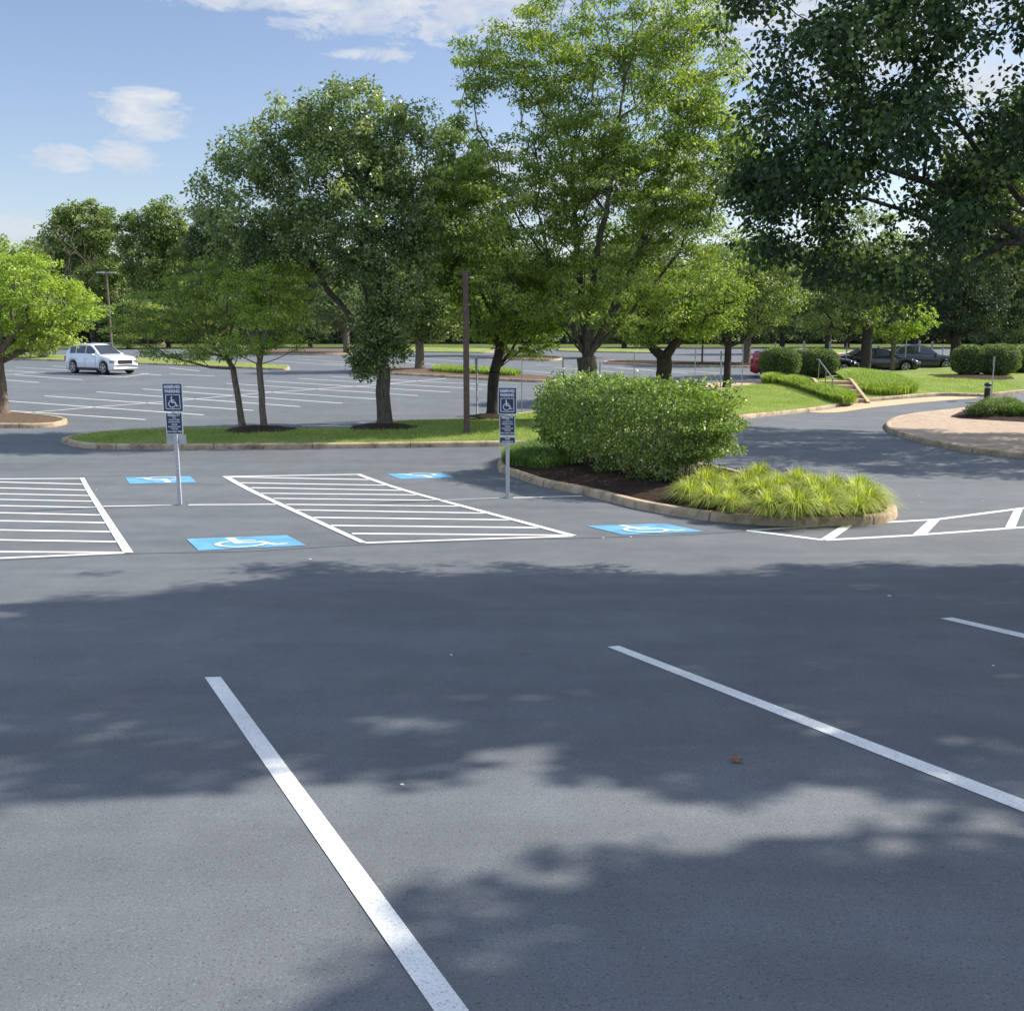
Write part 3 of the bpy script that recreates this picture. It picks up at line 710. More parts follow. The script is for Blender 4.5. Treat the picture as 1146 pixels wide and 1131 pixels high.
def wood_mass():
    """the dense wood edge as one mass"""
    LV=[];LF=[];VA=[];TV=[];TF=[];o1=o2=0
    rg=np.random.default_rng(77)
    for row,(Y0,sc0,stepx) in enumerate(((157,1.15,6.0),(166,1.35,6.5),(178,1.6,8))):
        x=-105
        while x<120:
            v,f,lv,lf,var=PR[int(rg.integers(0,4))]
            a=rg.uniform(0,6.28); s=sc0*rg.uniform(.75,1.15); yy=Y0+rg.uniform(-4,4)
            if x>-20: s*=1.05
            Rm=np.array([[math.cos(a),-math.sin(a),0],[math.sin(a),math.cos(a),0],[0,0,1]])
            t=np.array([x,yy,float(G(x,yy))-.3-(1.5*s if row==0 else 0)])
            sv=np.array([s*1.1,s*1.1,s*rg.uniform(.85,1.2)])
            LV.append((lv@Rm.T)*sv+t); LF.append(lf+o1); VA.append(np.clip(var+rg.normal(0,.12),0,1)); o1+=len(lv)
            TV.append((v@Rm.T)*sv+t); TF.append(f+o2); o2+=len(v)
            x+=stepx*rg.uniform(.7,1.25)
    LV=np.concatenate(LV);LF=np.concatenate(LF);TV=np.concatenate(TV);TF=np.concatenate(TF)+len(LV); VA=np.concatenate(VA)
    V=np.concatenate([LV,TV]); Fa=np.concatenate([LF,TF]); me=mesh_arrays('far_wood',V,Fa,np.concatenate([VA,np.zeros(len(TF))]))
    mi=np.concatenate([np.zeros(len(LF),np.int32),np.ones(len(TF),np.int32)]); o=link('far_wood',me,None,[M['far'],M['barkd']])
    me.polygons.foreach_set('material_index',mi); tag(o,'dense dark wood closing the far side of the parking lot','woodland',kind='stuff')
wood_mass()
# understorey along the verge
def thicket():
    rg=np.random.default_rng(78); n=900
    x=rg.uniform(-80,80,n); y=rg.uniform(148,153,n); z=G(x,y)+rg.uniform(.3,3.2,n)
    v,f,var=crown_leaves(rg,np.column_stack([x,y,z]),32,1.0,.8,.4,.6,.3)
    tag(link('undergrowth',mesh_arrays('undergrowth',v,f,var),None,M['fard']),'dark undergrowth along the foot of the far wood','undergrowth',kind='stuff')
thicket()
# edge trees in front of the wood, seen one by one
edge=[(20,318,30,128,'low tree at the far edge left of the tall rounded one',1),(140,335,34,118,'pale green low tree behind the lamp pole',1),(185,330,30,121,'olive low tree behind the small leaning tree',0),(235,325,30,124,'low tree at the far edge behind the lime topped tree',3),
 (345,325,30,126,'low tree at the far edge left of the broad dark crown base',0),(430,330,30,124,'low tree at the far edge right of the thick trunk',1),(700,330,36,122,'low tree at the far edge behind the tallest tree',0),(760,310,34,126,'low tree at the far edge above the posts',3),(880,290,34,124,'taller tree at the far edge above the red car',1),(955,275,36,126,'taller tree at the far edge above the black sedan',0),(1030,290,36,122,'tree at the far edge above the dark cars',2),(1110,280,40,125,'tree at the far edge above the round hedge',2)]
for px,ty,w,Yt,lab,k in edge:
    v,f,lv,lf,var=PR[k]; c=T(px,ty,Yt); z=float(G(c[0],Yt)); hh=(c[2]-z)/10.6; ws=w*2*Yt/F/7.0
    root=empty('edge_tree',(c[0],Yt,z),0,lab,'tree','trees along the far edge of the lot')
    S=np.array([ws,ws,hh])
    link('trunk',mesh_arrays('trunk',v*S,f),root,M['barkd'],True)
    link('crown',mesh_arrays('crown',lv*S,lf,var),root,[M['far'],M['mid'],M['fard'],M['lime']][[0,1,2,1][k]])
# bare grey tree
def bare(px,topy,Yt,lab,seed):
    rg=np.random.default_rng(seed); c=T(px,topy,Yt); z=float(G(c[0],Yt)); H=c[2]-z
    cl=sample_crown(rg,[(c[0],Yt,z+H*.7,H*.3,H*.3,H*.3)],170,2.4)
    ch,A,cl=grow(rg,np.array([c[0],Yt,z-.3]),np.array([c[0],Yt,z+H*.3]),cl,.2,.35,step=.9,wob=.06,tip=.028)
    root=empty('bare_tree',(c[0],Yt,z),0,lab,'tree'); v,f=tubes(ch,'b')
    link('branches',mesh_arrays('branches',v-np.array([c[0],Yt,z]),f),root,M['barkl'])
bare(68,250,140,'leafless grey tree left of the tall rounded tree',301)
# ------------------------------------------------------------------ mulch rings
for px,py,r,lab in((430,486,.95,'mulch ring round the foot of the broad dark tree'),(291,489,.95,'mulch ring round the foot of the twin small trees'),(550,473.5,.8,'mulch ring behind the right sign'),(1093,427,1.9,'mulch ring under the twin round hedge')):
    p=P(px,py); a=np.linspace(0,2*PI,24,endpoint=False); q=np.array([p[0],p[1]])
    rr=r*(1+.10*np.sin(3*a+px)+.05*np.sin(7*a)); lp=q+np.stack([np.cos(a)*rr,np.sin(a)*rr*.9],1)
    o=sheet('mulch_ring',lp,.235,M['mulch'],.35,dome=.09,domew=r*.8,lump=.01); tag(o,lab)
# ------------------------------------------------------------------ shrubs
def leafshell(rng,n,c,rad,power,ll,wr,top_bias=.2,noise_a=.08,depth=.16):
    d=unit(rng.normal(size=(n,3)))
    k=(np.abs(d)**power).sum(1)**(-1/power)
    p=d*k[:,None]
    ph=rng.uniform(0,6,4)
    bumpy=1+noise_a*(np.sin(p[:,0]*9+ph[0])*np.sin(p[:,1]*8+ph[1])+np.sin(p[:,2]*11+ph[2])*np.sin(p[:,0]*6+ph[3]))
    p=p*bumpy[:,None]*(1-np.abs(rng.normal(0,depth,n)))[:,None]+rng.normal(0,.012,(n,3))
    pos=np.array(c)+p*np.array(rad)
    dirs=p+rng.normal(size=(n,3))*.8; dirs[:,2]+=.2
    return pos,dirs
def big_shrub():
    rg=np.random.default_rng(401)
    A=np.array(P(637,526)); B=np.array(P(776,552)); ax=(B-A)[:2]; L=np.linalg.norm(ax); ang=math.atan2(ax[1],ax[0]); mid=(A+B)/2
    zg=float(G(mid[0],mid[1]))+.2
    root=empty('clipped_shrub',(mid[0],mid[1],zg),ang,'large clipped green shrub with leggy stems in the kerbed bed','shrub')
    a=L/2+.62
    n=36000; pos,d=leafshell(rg,n,(0,0,1.08),(a,.92,.76),3.8,0,0,noise_a=.07,depth=.15)
    keep=pos[:,2]>.34+.22*np.sin(pos[:,0]*3.1)+.12*np.sin(pos[:,0]*7)+rg.uniform(-.12,.12,n)
    pos,d=pos[keep],d[keep]
    # loose low sprays among the stems
    cs=np.column_stack([rg.uniform(-a*.85,a*.9,210),rg.uniform(-.75,.6,210),rg.uniform(.12,.75,210)])
    v2,f2,va2=crown_leaves(rg,cs,55,.16,1.0,.055,.62,.1)
    # small shoots poking up from the clipped top
    ct=np.column_stack([rg.uniform(-a*.95,a*.95,200),rg.uniform(-.8,.8,200),rg.uniform(1.70,1.93,200)])
    v3,f3,va3=crown_leaves(rg,ct,12,.06,1.5,.055,.6,-.4)
    L_=.07*rg.uniform(.7,1.25,len(pos)); v,f=leaf_arrays(rg,pos,d,L_,.62,.6)
    var=np.clip(.45+rg.normal(0,.2,len(pos)),0,1)
    V=np.concatenate([v,v2,v3]); Fa=np.concatenate([f,f2+len(v),f3+len(v)+len(v2)])
    link('foliage',mesh_arrays('foliage',V,Fa,np.concatenate([var,va2,va3])),root,M['shrub'])
    ch=[]
    for i in range(95):
        x=rg.uniform(-a*.85,a*.85); y=rg.uniform(-.42,.42); p0=np.array([x,y,-.15]); p2=np.array([x*1.08+rg.normal(0,.12),y*.9+rg.normal(0,.06),1.35]); p1=(p0+p2)/2+rg.normal(0,.06,3)
        ch.append((np.array([p0,p1*.5+p0*.5,p1,p2]),np.array([.016,.013,.011,.007])*rg.uniform(.7,1.3),5))
    v,f=tubes(ch,'s'); link('stems',mesh_arrays('stems',v,f),root,M['bark'],True)
big_shrub()
def hedge(px,py,wpx,hpx,lab,seed,power=2.8,n=9000,ll=.085,stub=True,leaf='hedge',group=None):
    rg=np.random.default_rng(seed); p=P(px,py); s=p[1]/F; rx=wpx/2*s; H=hpx*s
    root=empty('round_hedge',(p[0],p[1],p[2]+.1),0,lab,'hedge',group)
    cz=H*.54; pos,d=leafshell(rg,n,(0,0,cz),(rx,rx*.9,H*.47),power,0,0,noise_a=.03,depth=.07)
    v,f=leaf_arrays(rg,pos,d,ll*rg.uniform(.7,1.25,n),.62,.6)
    fo=link('foliage',mesh_arrays('foliage',v,f,np.clip(.45+rg.normal(0,.2,n),0,1)),root,M[leaf])
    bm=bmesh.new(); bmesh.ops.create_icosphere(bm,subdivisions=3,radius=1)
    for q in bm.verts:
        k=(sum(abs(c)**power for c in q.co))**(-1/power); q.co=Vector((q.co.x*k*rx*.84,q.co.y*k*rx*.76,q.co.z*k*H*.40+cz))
    me=bpy.data.meshes.new('opaque_core'); bm.to_mesh(me); bm.free(); link('opaque_core',me,root,M['core'],True)  # solid dark core added inside the leaves to block light
    ch=[]
    for i in range(9):
        a=rg.uniform(0,6.28); r=rg.uniform(.1,.5)*rx; ch.append((np.array([[r*math.cos(a)*.7,r*math.sin(a)*.7,-.2],[r*math.cos(a),r*math.sin(a),H*.4]]),np.array([.03,.02]),5))
    v,f=tubes(ch,'s'); link('stems',mesh_arrays('stems',v,f),root,M['barkd'],True)
hedge(871.5,427,44,35,'clipped round hedge beside the red car',411); hedge(914,425,44,32,'clipped round hedge behind the handrail',412)
hedge(1083,424,36,35,'left lobe of the twin round hedge on the lawn',413); hedge(1114,424,46,36,'right lobe of the twin round hedge on the lawn',414)
hedge(1150,421,40,30,'low round hedge at the right edge of the lawn',415)
# sedge clumps
def clump_mesh(seed,n=620,h=.31,r=.50,w=.012,name='blades'):
    rg=np.random.default_rng(seed); a=rg.uniform(0,2*PI,n); r0=rg.uniform(0,.11,n); Lh=h*rg.uniform(.6,1.25,n); sp=rg.uniform(.05,1.0,n)**.7*r
    dx,dy=np.cos(a),np.sin(a); seg=4; V=[];Fc=[]
    ts=np.linspace(0,1,seg+1)
    sx,sy=-dy*w/2,dx*w/2
    P_=np.empty((n,seg+1,2,3))
    for i,t in enumerate(ts):
        rad=r0+sp*t**1.4; z=Lh*(2.0*t-t*t*(.75+1.15*sp/r)) ; ww=(1-t)**.6+.05
        P_[:,i,0]=np.stack([dx*rad+sx*ww,dy*rad+sy*ww,z],1); P_[:,i,1]=np.stack([dx*rad-sx*ww,dy*rad-sy*ww,z],1)
    V=P_.reshape(-1,3); base=np.arange(n)[:,None]*(seg+1)*2; k=np.arange(seg)[None,:]*2
    q=(base+k); Fa=np.stack([q,q+1,q+3,q+2],-1).reshape(-1,4)
    return mesh_arrays(name,V,Fa,np.repeat(np.clip(.5+rg.normal(0,.25,n),0,1),seg))
cm=[clump_mesh(500+i) for i in range(3)]
rg=np.random.default_rng(9); k=0
cl_px=[(775,563),(800,570),(826,577),(858,580),(892,582),(925,580),(955,578),(968,573),(790,556),(822,563),(852,567),(885,570),(918,571),(948,569),(960,567),(835,553),(868,558),(902,561),(935,561),(960,559),(812,549),(887,549),(850,546)]
for px,py in cl_px:
    p=P(px,py,.10); o=link('grass_clump',cm[k%3]); 
    if k<3: cm[k].materials.append(M['sedge'])
    o.location=(p[0]+rg.normal(0,.05),p[1]+rg.normal(0,.05),p[2]+.05); s=rg.uniform(.82,1.12)*(1.02 if k<8 else 1.1); o.rotation_euler=(0,0,rg.uniform(0,6.28)); o.scale=(s,s,s*rg.uniform(.9,1.15)); k+=1
    tag(o,'bright yellow green arching grass clump in the tip of the kerbed bed','ornamental grass','ornamental grass clumps in the shrub bed')
# bed of low cover behind left kerb and liriope beds
def bladefield(name,label,loop,n,h,w,mat,seed,dz=.15,spread=.6,mound=0,cat='ground cover'):
    rg=np.random.default_rng(seed); x0,y0=loop.min(0);x1,y1=loop.max(0); pts=[]
    while len(pts)<n:
        q=rg.uniform((x0,y0),(x1,y1),(n,2))
        pts+= [t for t in q if inside(t,loop)]
    q=np.array(pts[:n]); z=G(q[:,0],q[:,1])+dz
    if mound:
        dd=np.array([seg_dist(t,loop) for t in q]); z=z+mound*sstep(0,.6,dd)
    a=rg.uniform(0,2*PI,n); H=h*rg.uniform(.6,1.2,n); sp=spread*H*rg.uniform(.2,1.2,n)
    d=np.stack([np.cos(a),np.sin(a)],1); s=np.stack([-d[:,1],d[:,0]],1)*w/2
    V=np.empty((n,5,3)); b0=q; m=q+d*sp[:,None]*.35; t=q+d*sp[:,None]
    V[:,0]=np.column_stack([b0-s,z-.03]); V[:,1]=np.column_stack([b0+s,z-.03]); V[:,2]=np.column_stack([m+s*.8,z+H*.7]); V[:,3]=np.column_stack([m-s*.8,z+H*.7]); V[:,4]=np.column_stack([t,z+H*.95])
    o=np.arange(n)[:,None]*5; Fq=np.concatenate([o+np.array([0,1,2,3]),o+np.array([3,2,4,4])]);
    tri=np.concatenate([o+np.array([0,1,2]),o+np.array([0,2,3]),o+np.array([3,2,4])])
    va=np.clip(.5+rg.normal(0,.22,n),0,1)
    ob=link(name,mesh_arrays(name,V.reshape(-1,3),tri,np.tile(va,3)),None,mat); return tag(ob,label,cat,kind='stuff')
bladefield('ground_cover','low dark green ground cover at the left tip of the shrub bed',smooth_loop(LP([(563,524),(585,529),(612,534),(640,531),(650,518),(620,508),(585,510),(566,516)]),True,.3),9000,.26,.02,M['gcover'],601,.12,.8,.1)
bladefield('liriope_bed','bright green liriope band left of the concrete steps',smooth_loop(LP([(872,434),(885,431),(905,434),(930,441),(951,448.5),(958,453),(945,455.5),(920,450),(895,441)]),True,.4),15000,.34,.03,M['lirio'],602,.16,.9,.12)
bladefield('liriope_clump','small liriope patch under the hedge by the red car',smooth_loop(LP([(853,432),(866,433),(876,431.5),(872,429),(858,428.5)]),True,.3),2500,.36,.03,M['lirio'],603,.16,.9,.1)
bladefield('liriope_bed','wide bright green liriope bed right of the concrete steps',smooth_loop(LP([(938,424),(965,424),(995,428),(1018,436),(1026,442),(1010,445),(980,446),(962,443),(948,434)]),True,.4),22000,.34,.03,M['lirio'],604,.16,.9,.14)
bladefield('grass_strip','green grass strip growing on the middle island',smooth_loop(LP([(488,419),(520,421),(578,424),(572,420.5),(530,418),(490,416)]),True,.5),9000,.30,.05,M['lirio'],605,.15,.8,.05,cat='grass')
# spreading juniper on the paved island
def spread_shrub(px,py,wpx,h,lab,seed,leaf):
    rg=np.random.default_rng(seed); p=P(px,py,.2); s=p[1]/F; r=wpx/2*s
    cl=sample_crown(rg,[(p[0],p[1],p[2]+h*.35,r,r*.6,h*.6)],150,2.4); cl[:,2]=np.maximum(cl[:,2],p[2]+.02)
    v,f,var=crown_leaves(rg,cl,60,.2,.6,.09,.22,-.3); root=empty('spreading_shrub',tuple(p),0,lab,'shrub'); pv=np.array(p)
    link('foliage',mesh_arrays('foliage',v-pv,f,var),root,leaf)
    ch=[(np.array([[0,0,-.1],c-pv]),np.array([.015,.006]),4) for c in cl[::5]]; v,f=tubes(ch,'s'); link('stems',mesh_arrays('stems',v,f),root,M['barkd'])
spread_shrub(1105,465,46,.55,'grey green spreading shrub on the paved island nearest the walk',611,M['hedge']); spread_shrub(1140,466,44,.5,'spreading shrub on the paved island at the right edge',612,M['gcover']); spread_shrub(1120,458,40,.5,'pale spreading shrub at the back of the paved island bed',613,M['mid']); spread_shrub(1180,468,60,.6,'spreading shrub on the paved island past the right edge',614,M['gcover'])
# turf blades on the nearest lawn
def turf():
    rg=np.random.default_rng(700); n=230000; lp=offset_loop(lawn_loop,.14)
    x0,y0=lp.min(0); q=np.column_stack([rg.uniform(-13,24,n),rg.uniform(y0,50,n)])
    a=lp;b=np.roll(lp,-1,axis=0); cnt=np.zeros(n,int)
    for (ax,ay),(bx_,by_) in zip(a,b):
        if ay==by_: continue
        c=((ay>q[:,1])!=(by_>q[:,1]))&(q[:,0]<(bx_-ax)*(q[:,1]-ay)/(by_-ay)+ax); cnt+=c
    q=q[cnt%2==1]; n=len(q); z=G(q[:,0],q[:,1])+.13
    # follow the dome
    A=a[None]; dd=np.full(n,9.)
    for i in range(0,len(a),1):
        ab=b[i]-a[i]; t=np.clip(((q-a[i])@ab)/max(ab@ab,1e-9),0,1); dd=np.minimum(dd,np.linalg.norm(q-a[i]-t[:,None]*ab,axis=1))
    z=z+.10*sstep(0,1.5,dd)-.02
    an=rg.uniform(0,2*PI,n); H=rg.uniform(.03,.075,n); w=.012; s=np.stack([np.cos(an),np.sin(an)],1)*w; ln=rg.normal(0,.025,(n,2))
    V=np.empty((n,3,3)); V[:,0]=np.column_stack([q-s,z]); V[:,1]=np.column_stack([q+s,z]); V[:,2]=np.column_stack([q+ln,z+H])
    tag(link('lawn_grass',mesh_arrays('lawn_grass',V.reshape(-1,3),np.arange(n*3).reshape(n,3),np.clip(.45+rg.normal(0,.22,n),0,1)),None,M['blade']),'mown grass growing on the lawn strip','grass',kind='stuff')
turf()
# ------------------------------------------------------------------ signs
def text_mesh(s,size,bold=.0,sx=1.0):
    cu=bpy.data.curves.new('lettering','FONT'); cu.body=s; cu.size=size; cu.align_x='CENTER'; cu.align_y='CENTER'; cu.offset=bold
    ob=bpy.data.objects.new('lettering',cu); COL.objects.link(ob); bpy.context.view_layer.update()
    me=bpy.data.meshes.new_from_object(ob.evaluated_get(bpy.context.evaluated_depsgraph_get()))
    vs=[(v.co.x*sx,v.co.y) for v in me.vertices]; fs=[tuple(p.vertices) for p in me.polygons]
    bpy.data.objects.remove(ob); bpy.data.meshes.remove(me); bpy.data.curves.remove(cu); return vs,fs
def rrect(w,h,r,n=4):
    out=[]
    for cx,cy,a0 in((w/2-r,h/2-r,0),(-w/2+r,h/2-r,90),(-w/2+r,-h/2+r,180),(w/2-r,-h/2+r,270)):
        for i in range(n+1):
            a=math.radians(a0+90*i/n); out.append((cx+r*math.cos(a),cy+r*math.sin(a)))
    return out
def panel(parent,w,h,cz,items,yf=-.035,name='sign_panel'):
    """panel facing -Y with navy field and white lettering in one mesh"""
    mb=MB(); th=.003
    def plate(pts,y,m,y2=None):
        n=len(pts)
        if y2 is None: mb.add([(x,y,z) for x,z in pts],[tuple(range(n))],m)
        else:
            mb.add([(x,y,z) for x,z in pts]+[(x,y2,z) for x,z in pts],[tuple(range(n)),tuple(reversed(range(n,2*n)))]+[(i,i+n,(i+1)%n+n,(i+1)%n) for i in range(n)],m)
    plate(rrect(w,h,.018),yf,0,yf+th)
    plate(rrect(w-.026,h-.026,.010),yf-.0015,1)
    for it in items:
        if it[0]=='t':
            _,s,z,size,bold,sx=it; vs,fs=text_mesh(s,size,bold,sx); mb.add([(x,yf-.003,z+y) for x,y in vs],fs,0)
        if it[0]=='isa':
            _,z,s=it
            o=rrect(s,s,.008); i_=rrect(s*.90,s*.90,.006); n=len(o)
            mb.add([(x,yf-.003,z+y) for x,y in o+i_],[(k,(k+1)%n,n+(k+1)%n,n+k) for k in range(n)],0)
            for q,sh in enumerate(ISA): mb.add([((u-.5)*s*.86,yf-.003-.0001*q,z+(v-.5)*s*.86) for u,v in sh],[tuple(range(len(sh)))],0)
    # bolts
    for z in(h/2-.03,-h/2+.03): mb.cyl((0,yf-.007,z),(0,yf,z),.006,n=8,m=2)
    o=mb.build(name,[M['signwhite'],M['signblue'],M['alu']],parent); o.location=(0,0,cz); return o
def big_sign(px,py,lab,third,rz,H=2.02,backplate=False):
    p=P(px,py); root=empty('parking_sign',tuple(p),rz,lab,'sign')
    mb=MB(); w=.06
    mb.box((0,0,H/2-.1),(w,w*.7,H+.2-.06)); 
    for i in range(24): mb.cyl((0,-w*.36,.2+i*.075),(0,-w*.355,.2+i*.075),.006,n=6,m=1)
    mb.build('post',[M['post'],M['black']],root,bevel=.004)
    bmb=MB(); bmb.cyl((0,0,-.02),(0,0,.012),.09,.075,n=14); bmb.build('post_base',M['asphalt'],root)
    z=H-.235
    panel(root,.33,.47,z,[('t','RESERVED',.170,.068,.0035,.86),('t','PARKING',.100,.068,.0035,.86),('isa',-.07,.24)])
    z2=z-.235-.012-.18
    panel(root,.275,.36,z2,[('t','PENALTY',.135,.056,.0025,.86),('t','FOR',.095,.028,.001,1),('t','VIOLATORS',.062,.034,.001,1),('t','MINIMUM FINE',.025,.030,.001,.95),('t','$50.00',-.015,.034,.001,1),('t','MAXIMUM FINE',-.052,.030,.001,.95),('t','$200.00',-.088,.034,.001,1),('t','TOW AWAY ZONE',-.133,.033,.0015,.9)])
    z3=z2-.18-.075
    if third: panel(root,.285,.125,z3-.005,[('t','VAN',.024,.045,.002,.95),('t','ACCESSIBLE',-.028,.042,.002,.9)])
    if backplate:
        b=MB()
        for sx in(-1,1): b.box((sx*.098,.028,0),(.125,.003,.155))
        b.box((0,.028,0),(.08,.003,.155))
        o=b.build('rear_panel_back',M['alu'],root); o.location=(0,0,z3-.012); 
    return root
big_sign(201.5,565,'reserved parking sign on grey post at left with two navy panels','',math.radians(2),2.03,True)
big_sign(568,557,'reserved parking sign on grey post by the shrub bed with three navy panels',True,math.radians(-3),1.95)
# smaller back or edge-on sign posts round the lots
def small_post(px,pbase,ptop,lab,rz,Yo=None,w=.05,panelh=.42,pole='post',pw=.29):
    p=P(px,pbase) ; H=(T(px,ptop,p[1])[2]-p[2]); root=empty('sign_post',tuple(p),rz,lab,'sign post','sign posts along the far stalls')
    mb=MB(); mb.box((0,0,H/2-.1),(w,w*.6,H+.2)); mb.build('post',M[pole],root)
    if panelh:
        m=MB(); m.box((0,.022,H-panelh/2+.01),(pw,.004,panelh)); m.build('sign_panel',[M['alu']],root)
    return root
R_=math.radians
small_post(534,471,401,'sign post with dark panel turned edgeways left of the slim dark trunk',R_(78),w=.07)
small_post(584,464,402,'thin sign post between the right sign and the shrub',R_(88))
small_post(630,455,399,'sign post with narrow grey panel above the left end of the shrub',R_(80))
small_post(671,450,405,'thin sign post just right of the zelkova trunk',R_(90))
small_post(709,446,396,'sign post between the two forked trunks above the shrub',R_(84))
small_post(777,440,391,'sign post between the forked trunk and the slim trunk',R_(84))
small_post(806,436,393,'pale sign post left of the slim trunk',R_(90),w=.08)
small_post(830,434,385,'pale sign post right of the slim trunk',R_(90),w=.06)
for i,(px,pb,pt,l) in enumerate(((866,424,383,'sign post rising behind the hedge by the red car'),(898,424,382,'sign post rising behind the second round hedge'),(927,420,382,'sign post in front of the black car nose'),(946,418.5,384,'sign post at the tail of the black sedan'),
   (981.5,416.5,387,'sign post in front of the black sedan roof'),(998,416,385,'sign post beside the split trunk'),(1012,415,381,'sign post right of the split trunk'),(1027,414,381,'sign post in front of the dark car windscreen'),(1041.5,413,382,'sign post in front of the dark car bonnet'),(1053.5,412.5,385,'sign post at the nose of the dark car'))):
    small_post(px,pb,pt,l,R_(90 if i%3 else 70),w=.11)
small_post(785.5,409,386,'dark post on the long mulch island',0,w=.12,panelh=0,pole='rust')
small_post(1109,447,399,'tall grey sign post behind the black bollard',R_(75),w=.06)
# bollard
p=P(1104,450); root=empty('bollard',tuple(p),0,'short black bollard with domed cap beside the paved island','bollard')
mb=MB(); mb.cyl((0,0,-.1),(0,0,.62),.13,.125,n=20); mb.cyl((0,0,.04),(0,0,.10),.16,.15,n=20); mb.build('shaft',M['black'],root)
mb=MB(); mb.cyl((0,0,.62),(0,0,.70),.10,.10,n=20); mb.build('louvre',M['alu'],root)
mb=MB(); mb.cyl((0,0,.70),(0,0,.80),.15,.15,n=20); mb.cyl((0,0,.80),(0,0,.86),.15,.06,n=20); mb.build('cap',M['black'],root)
# light poles
p=P(522.5,488,.1); root=empty('light_pole',tuple(p),0,'rusty brown square light pole on the lawn, its top hidden in leaves','lamp pole')
mb=MB(); mb.box((0,0,2.1),(.165,.165,4.6),taper=.88); mb.build('pole',M['rust'],root,bevel=.015)
mb=MB(); mb.box((0,.30,4.36),(.3,.5,.12)); mb.build('lamp_head',M['rust'],root,bevel=.02)
mb=MB(); mb.box((0,0,.03),(.34,.34,.10)); mb.build('base_plate',M['rust'],root)
c=T(119,305,100); z=float(G(c[0],100)); H=c[2]-z; root=empty('lamp_pole',(c[0],100,z),0,'tall thin parking lot lamp with two heads beyond the white car','lamp pole')
mb=MB(); mb.cyl((0,0,-.1),(0,0,H),.15,.09,n=10); mb.build('pole',M['barkl'],root)
for s in(-1,1):
    mb=MB(); mb.box((s*.6,0,H),(.7,.3,.13)); mb.cyl((0,0,H-.02),(s*.4,0,H),.04,n=8); mb.build('lamp_head',M['alu'],root)
# ------------------------------------------------------------------ steps
p0=P(944,454); p1=P(903,430); dirv=Vector((p1[0]-p0[0],p1[1]-p0[1])); ang=math.atan2(dirv.y,dirv.x)
p0=P(948,450.5); root=empty('concrete_steps',tuple(p0),ang,'tan concrete steps with sloping side wall between the liriope beds','steps')
mb=MB(); nst=5; tr=.62; rise=.16; base=p0[2]
for i in range(nst): mb.box((tr*(i+.5)+tr*(nst-i-1)/2,0,rise*(i+.5)-.0),(tr*(nst-i),1.5,rise-.002*i))
mb.build('treads',M['walk'],root,bevel=.01)
for s,hh in((-1,.0),(1,0)):
    mb=MB(); x1=tr*nst; y=s*.83; t=.07
    pr=[(-.3,-.2),(x1+.2,-.2),(x1+.2,rise*nst+.10),(x1-.3,rise*nst+.10),(-.3,.08)]
    vs=[(x,y-t,z) for x,z in pr]+[(x,y+t,z) for x,z in pr]; n=5
    mb.add(vs,[tuple(range(n)),tuple(reversed(range(n,2*n)))]+[(i,i+n,(i+1)%n+n,(i+1)%n) for i in range(n)]); mb.build('side_wall',M['walk'],root,bevel=.01)
M['rail']=simple('rail_steel',(.20,.21,.22),.5,.3)
hr=empty('handrail',tuple(p0),ang,'thin grey handrail sloping down beside the concrete steps','handrail')
mb=MB(); y=.60; a=(.1,y,.98); b_=(tr*nst,y,rise*nst+.95); mb.cyl(a,b_,.028,n=8); mb.cyl(b_,(tr*nst+.5,y,rise*nst+.95),.028,n=8); mb.build('rail',M['rail'],hr)
for t in(.08,.5,.97):
    mb=MB(); x=.1+(tr*nst-.1)*t; zt=.98+(rise*nst+.95-.98)*t; mb.cyl((x,y,zt-1.0),(x,y,zt),.022,n=8); mb.build('post',M['rail'],hr)
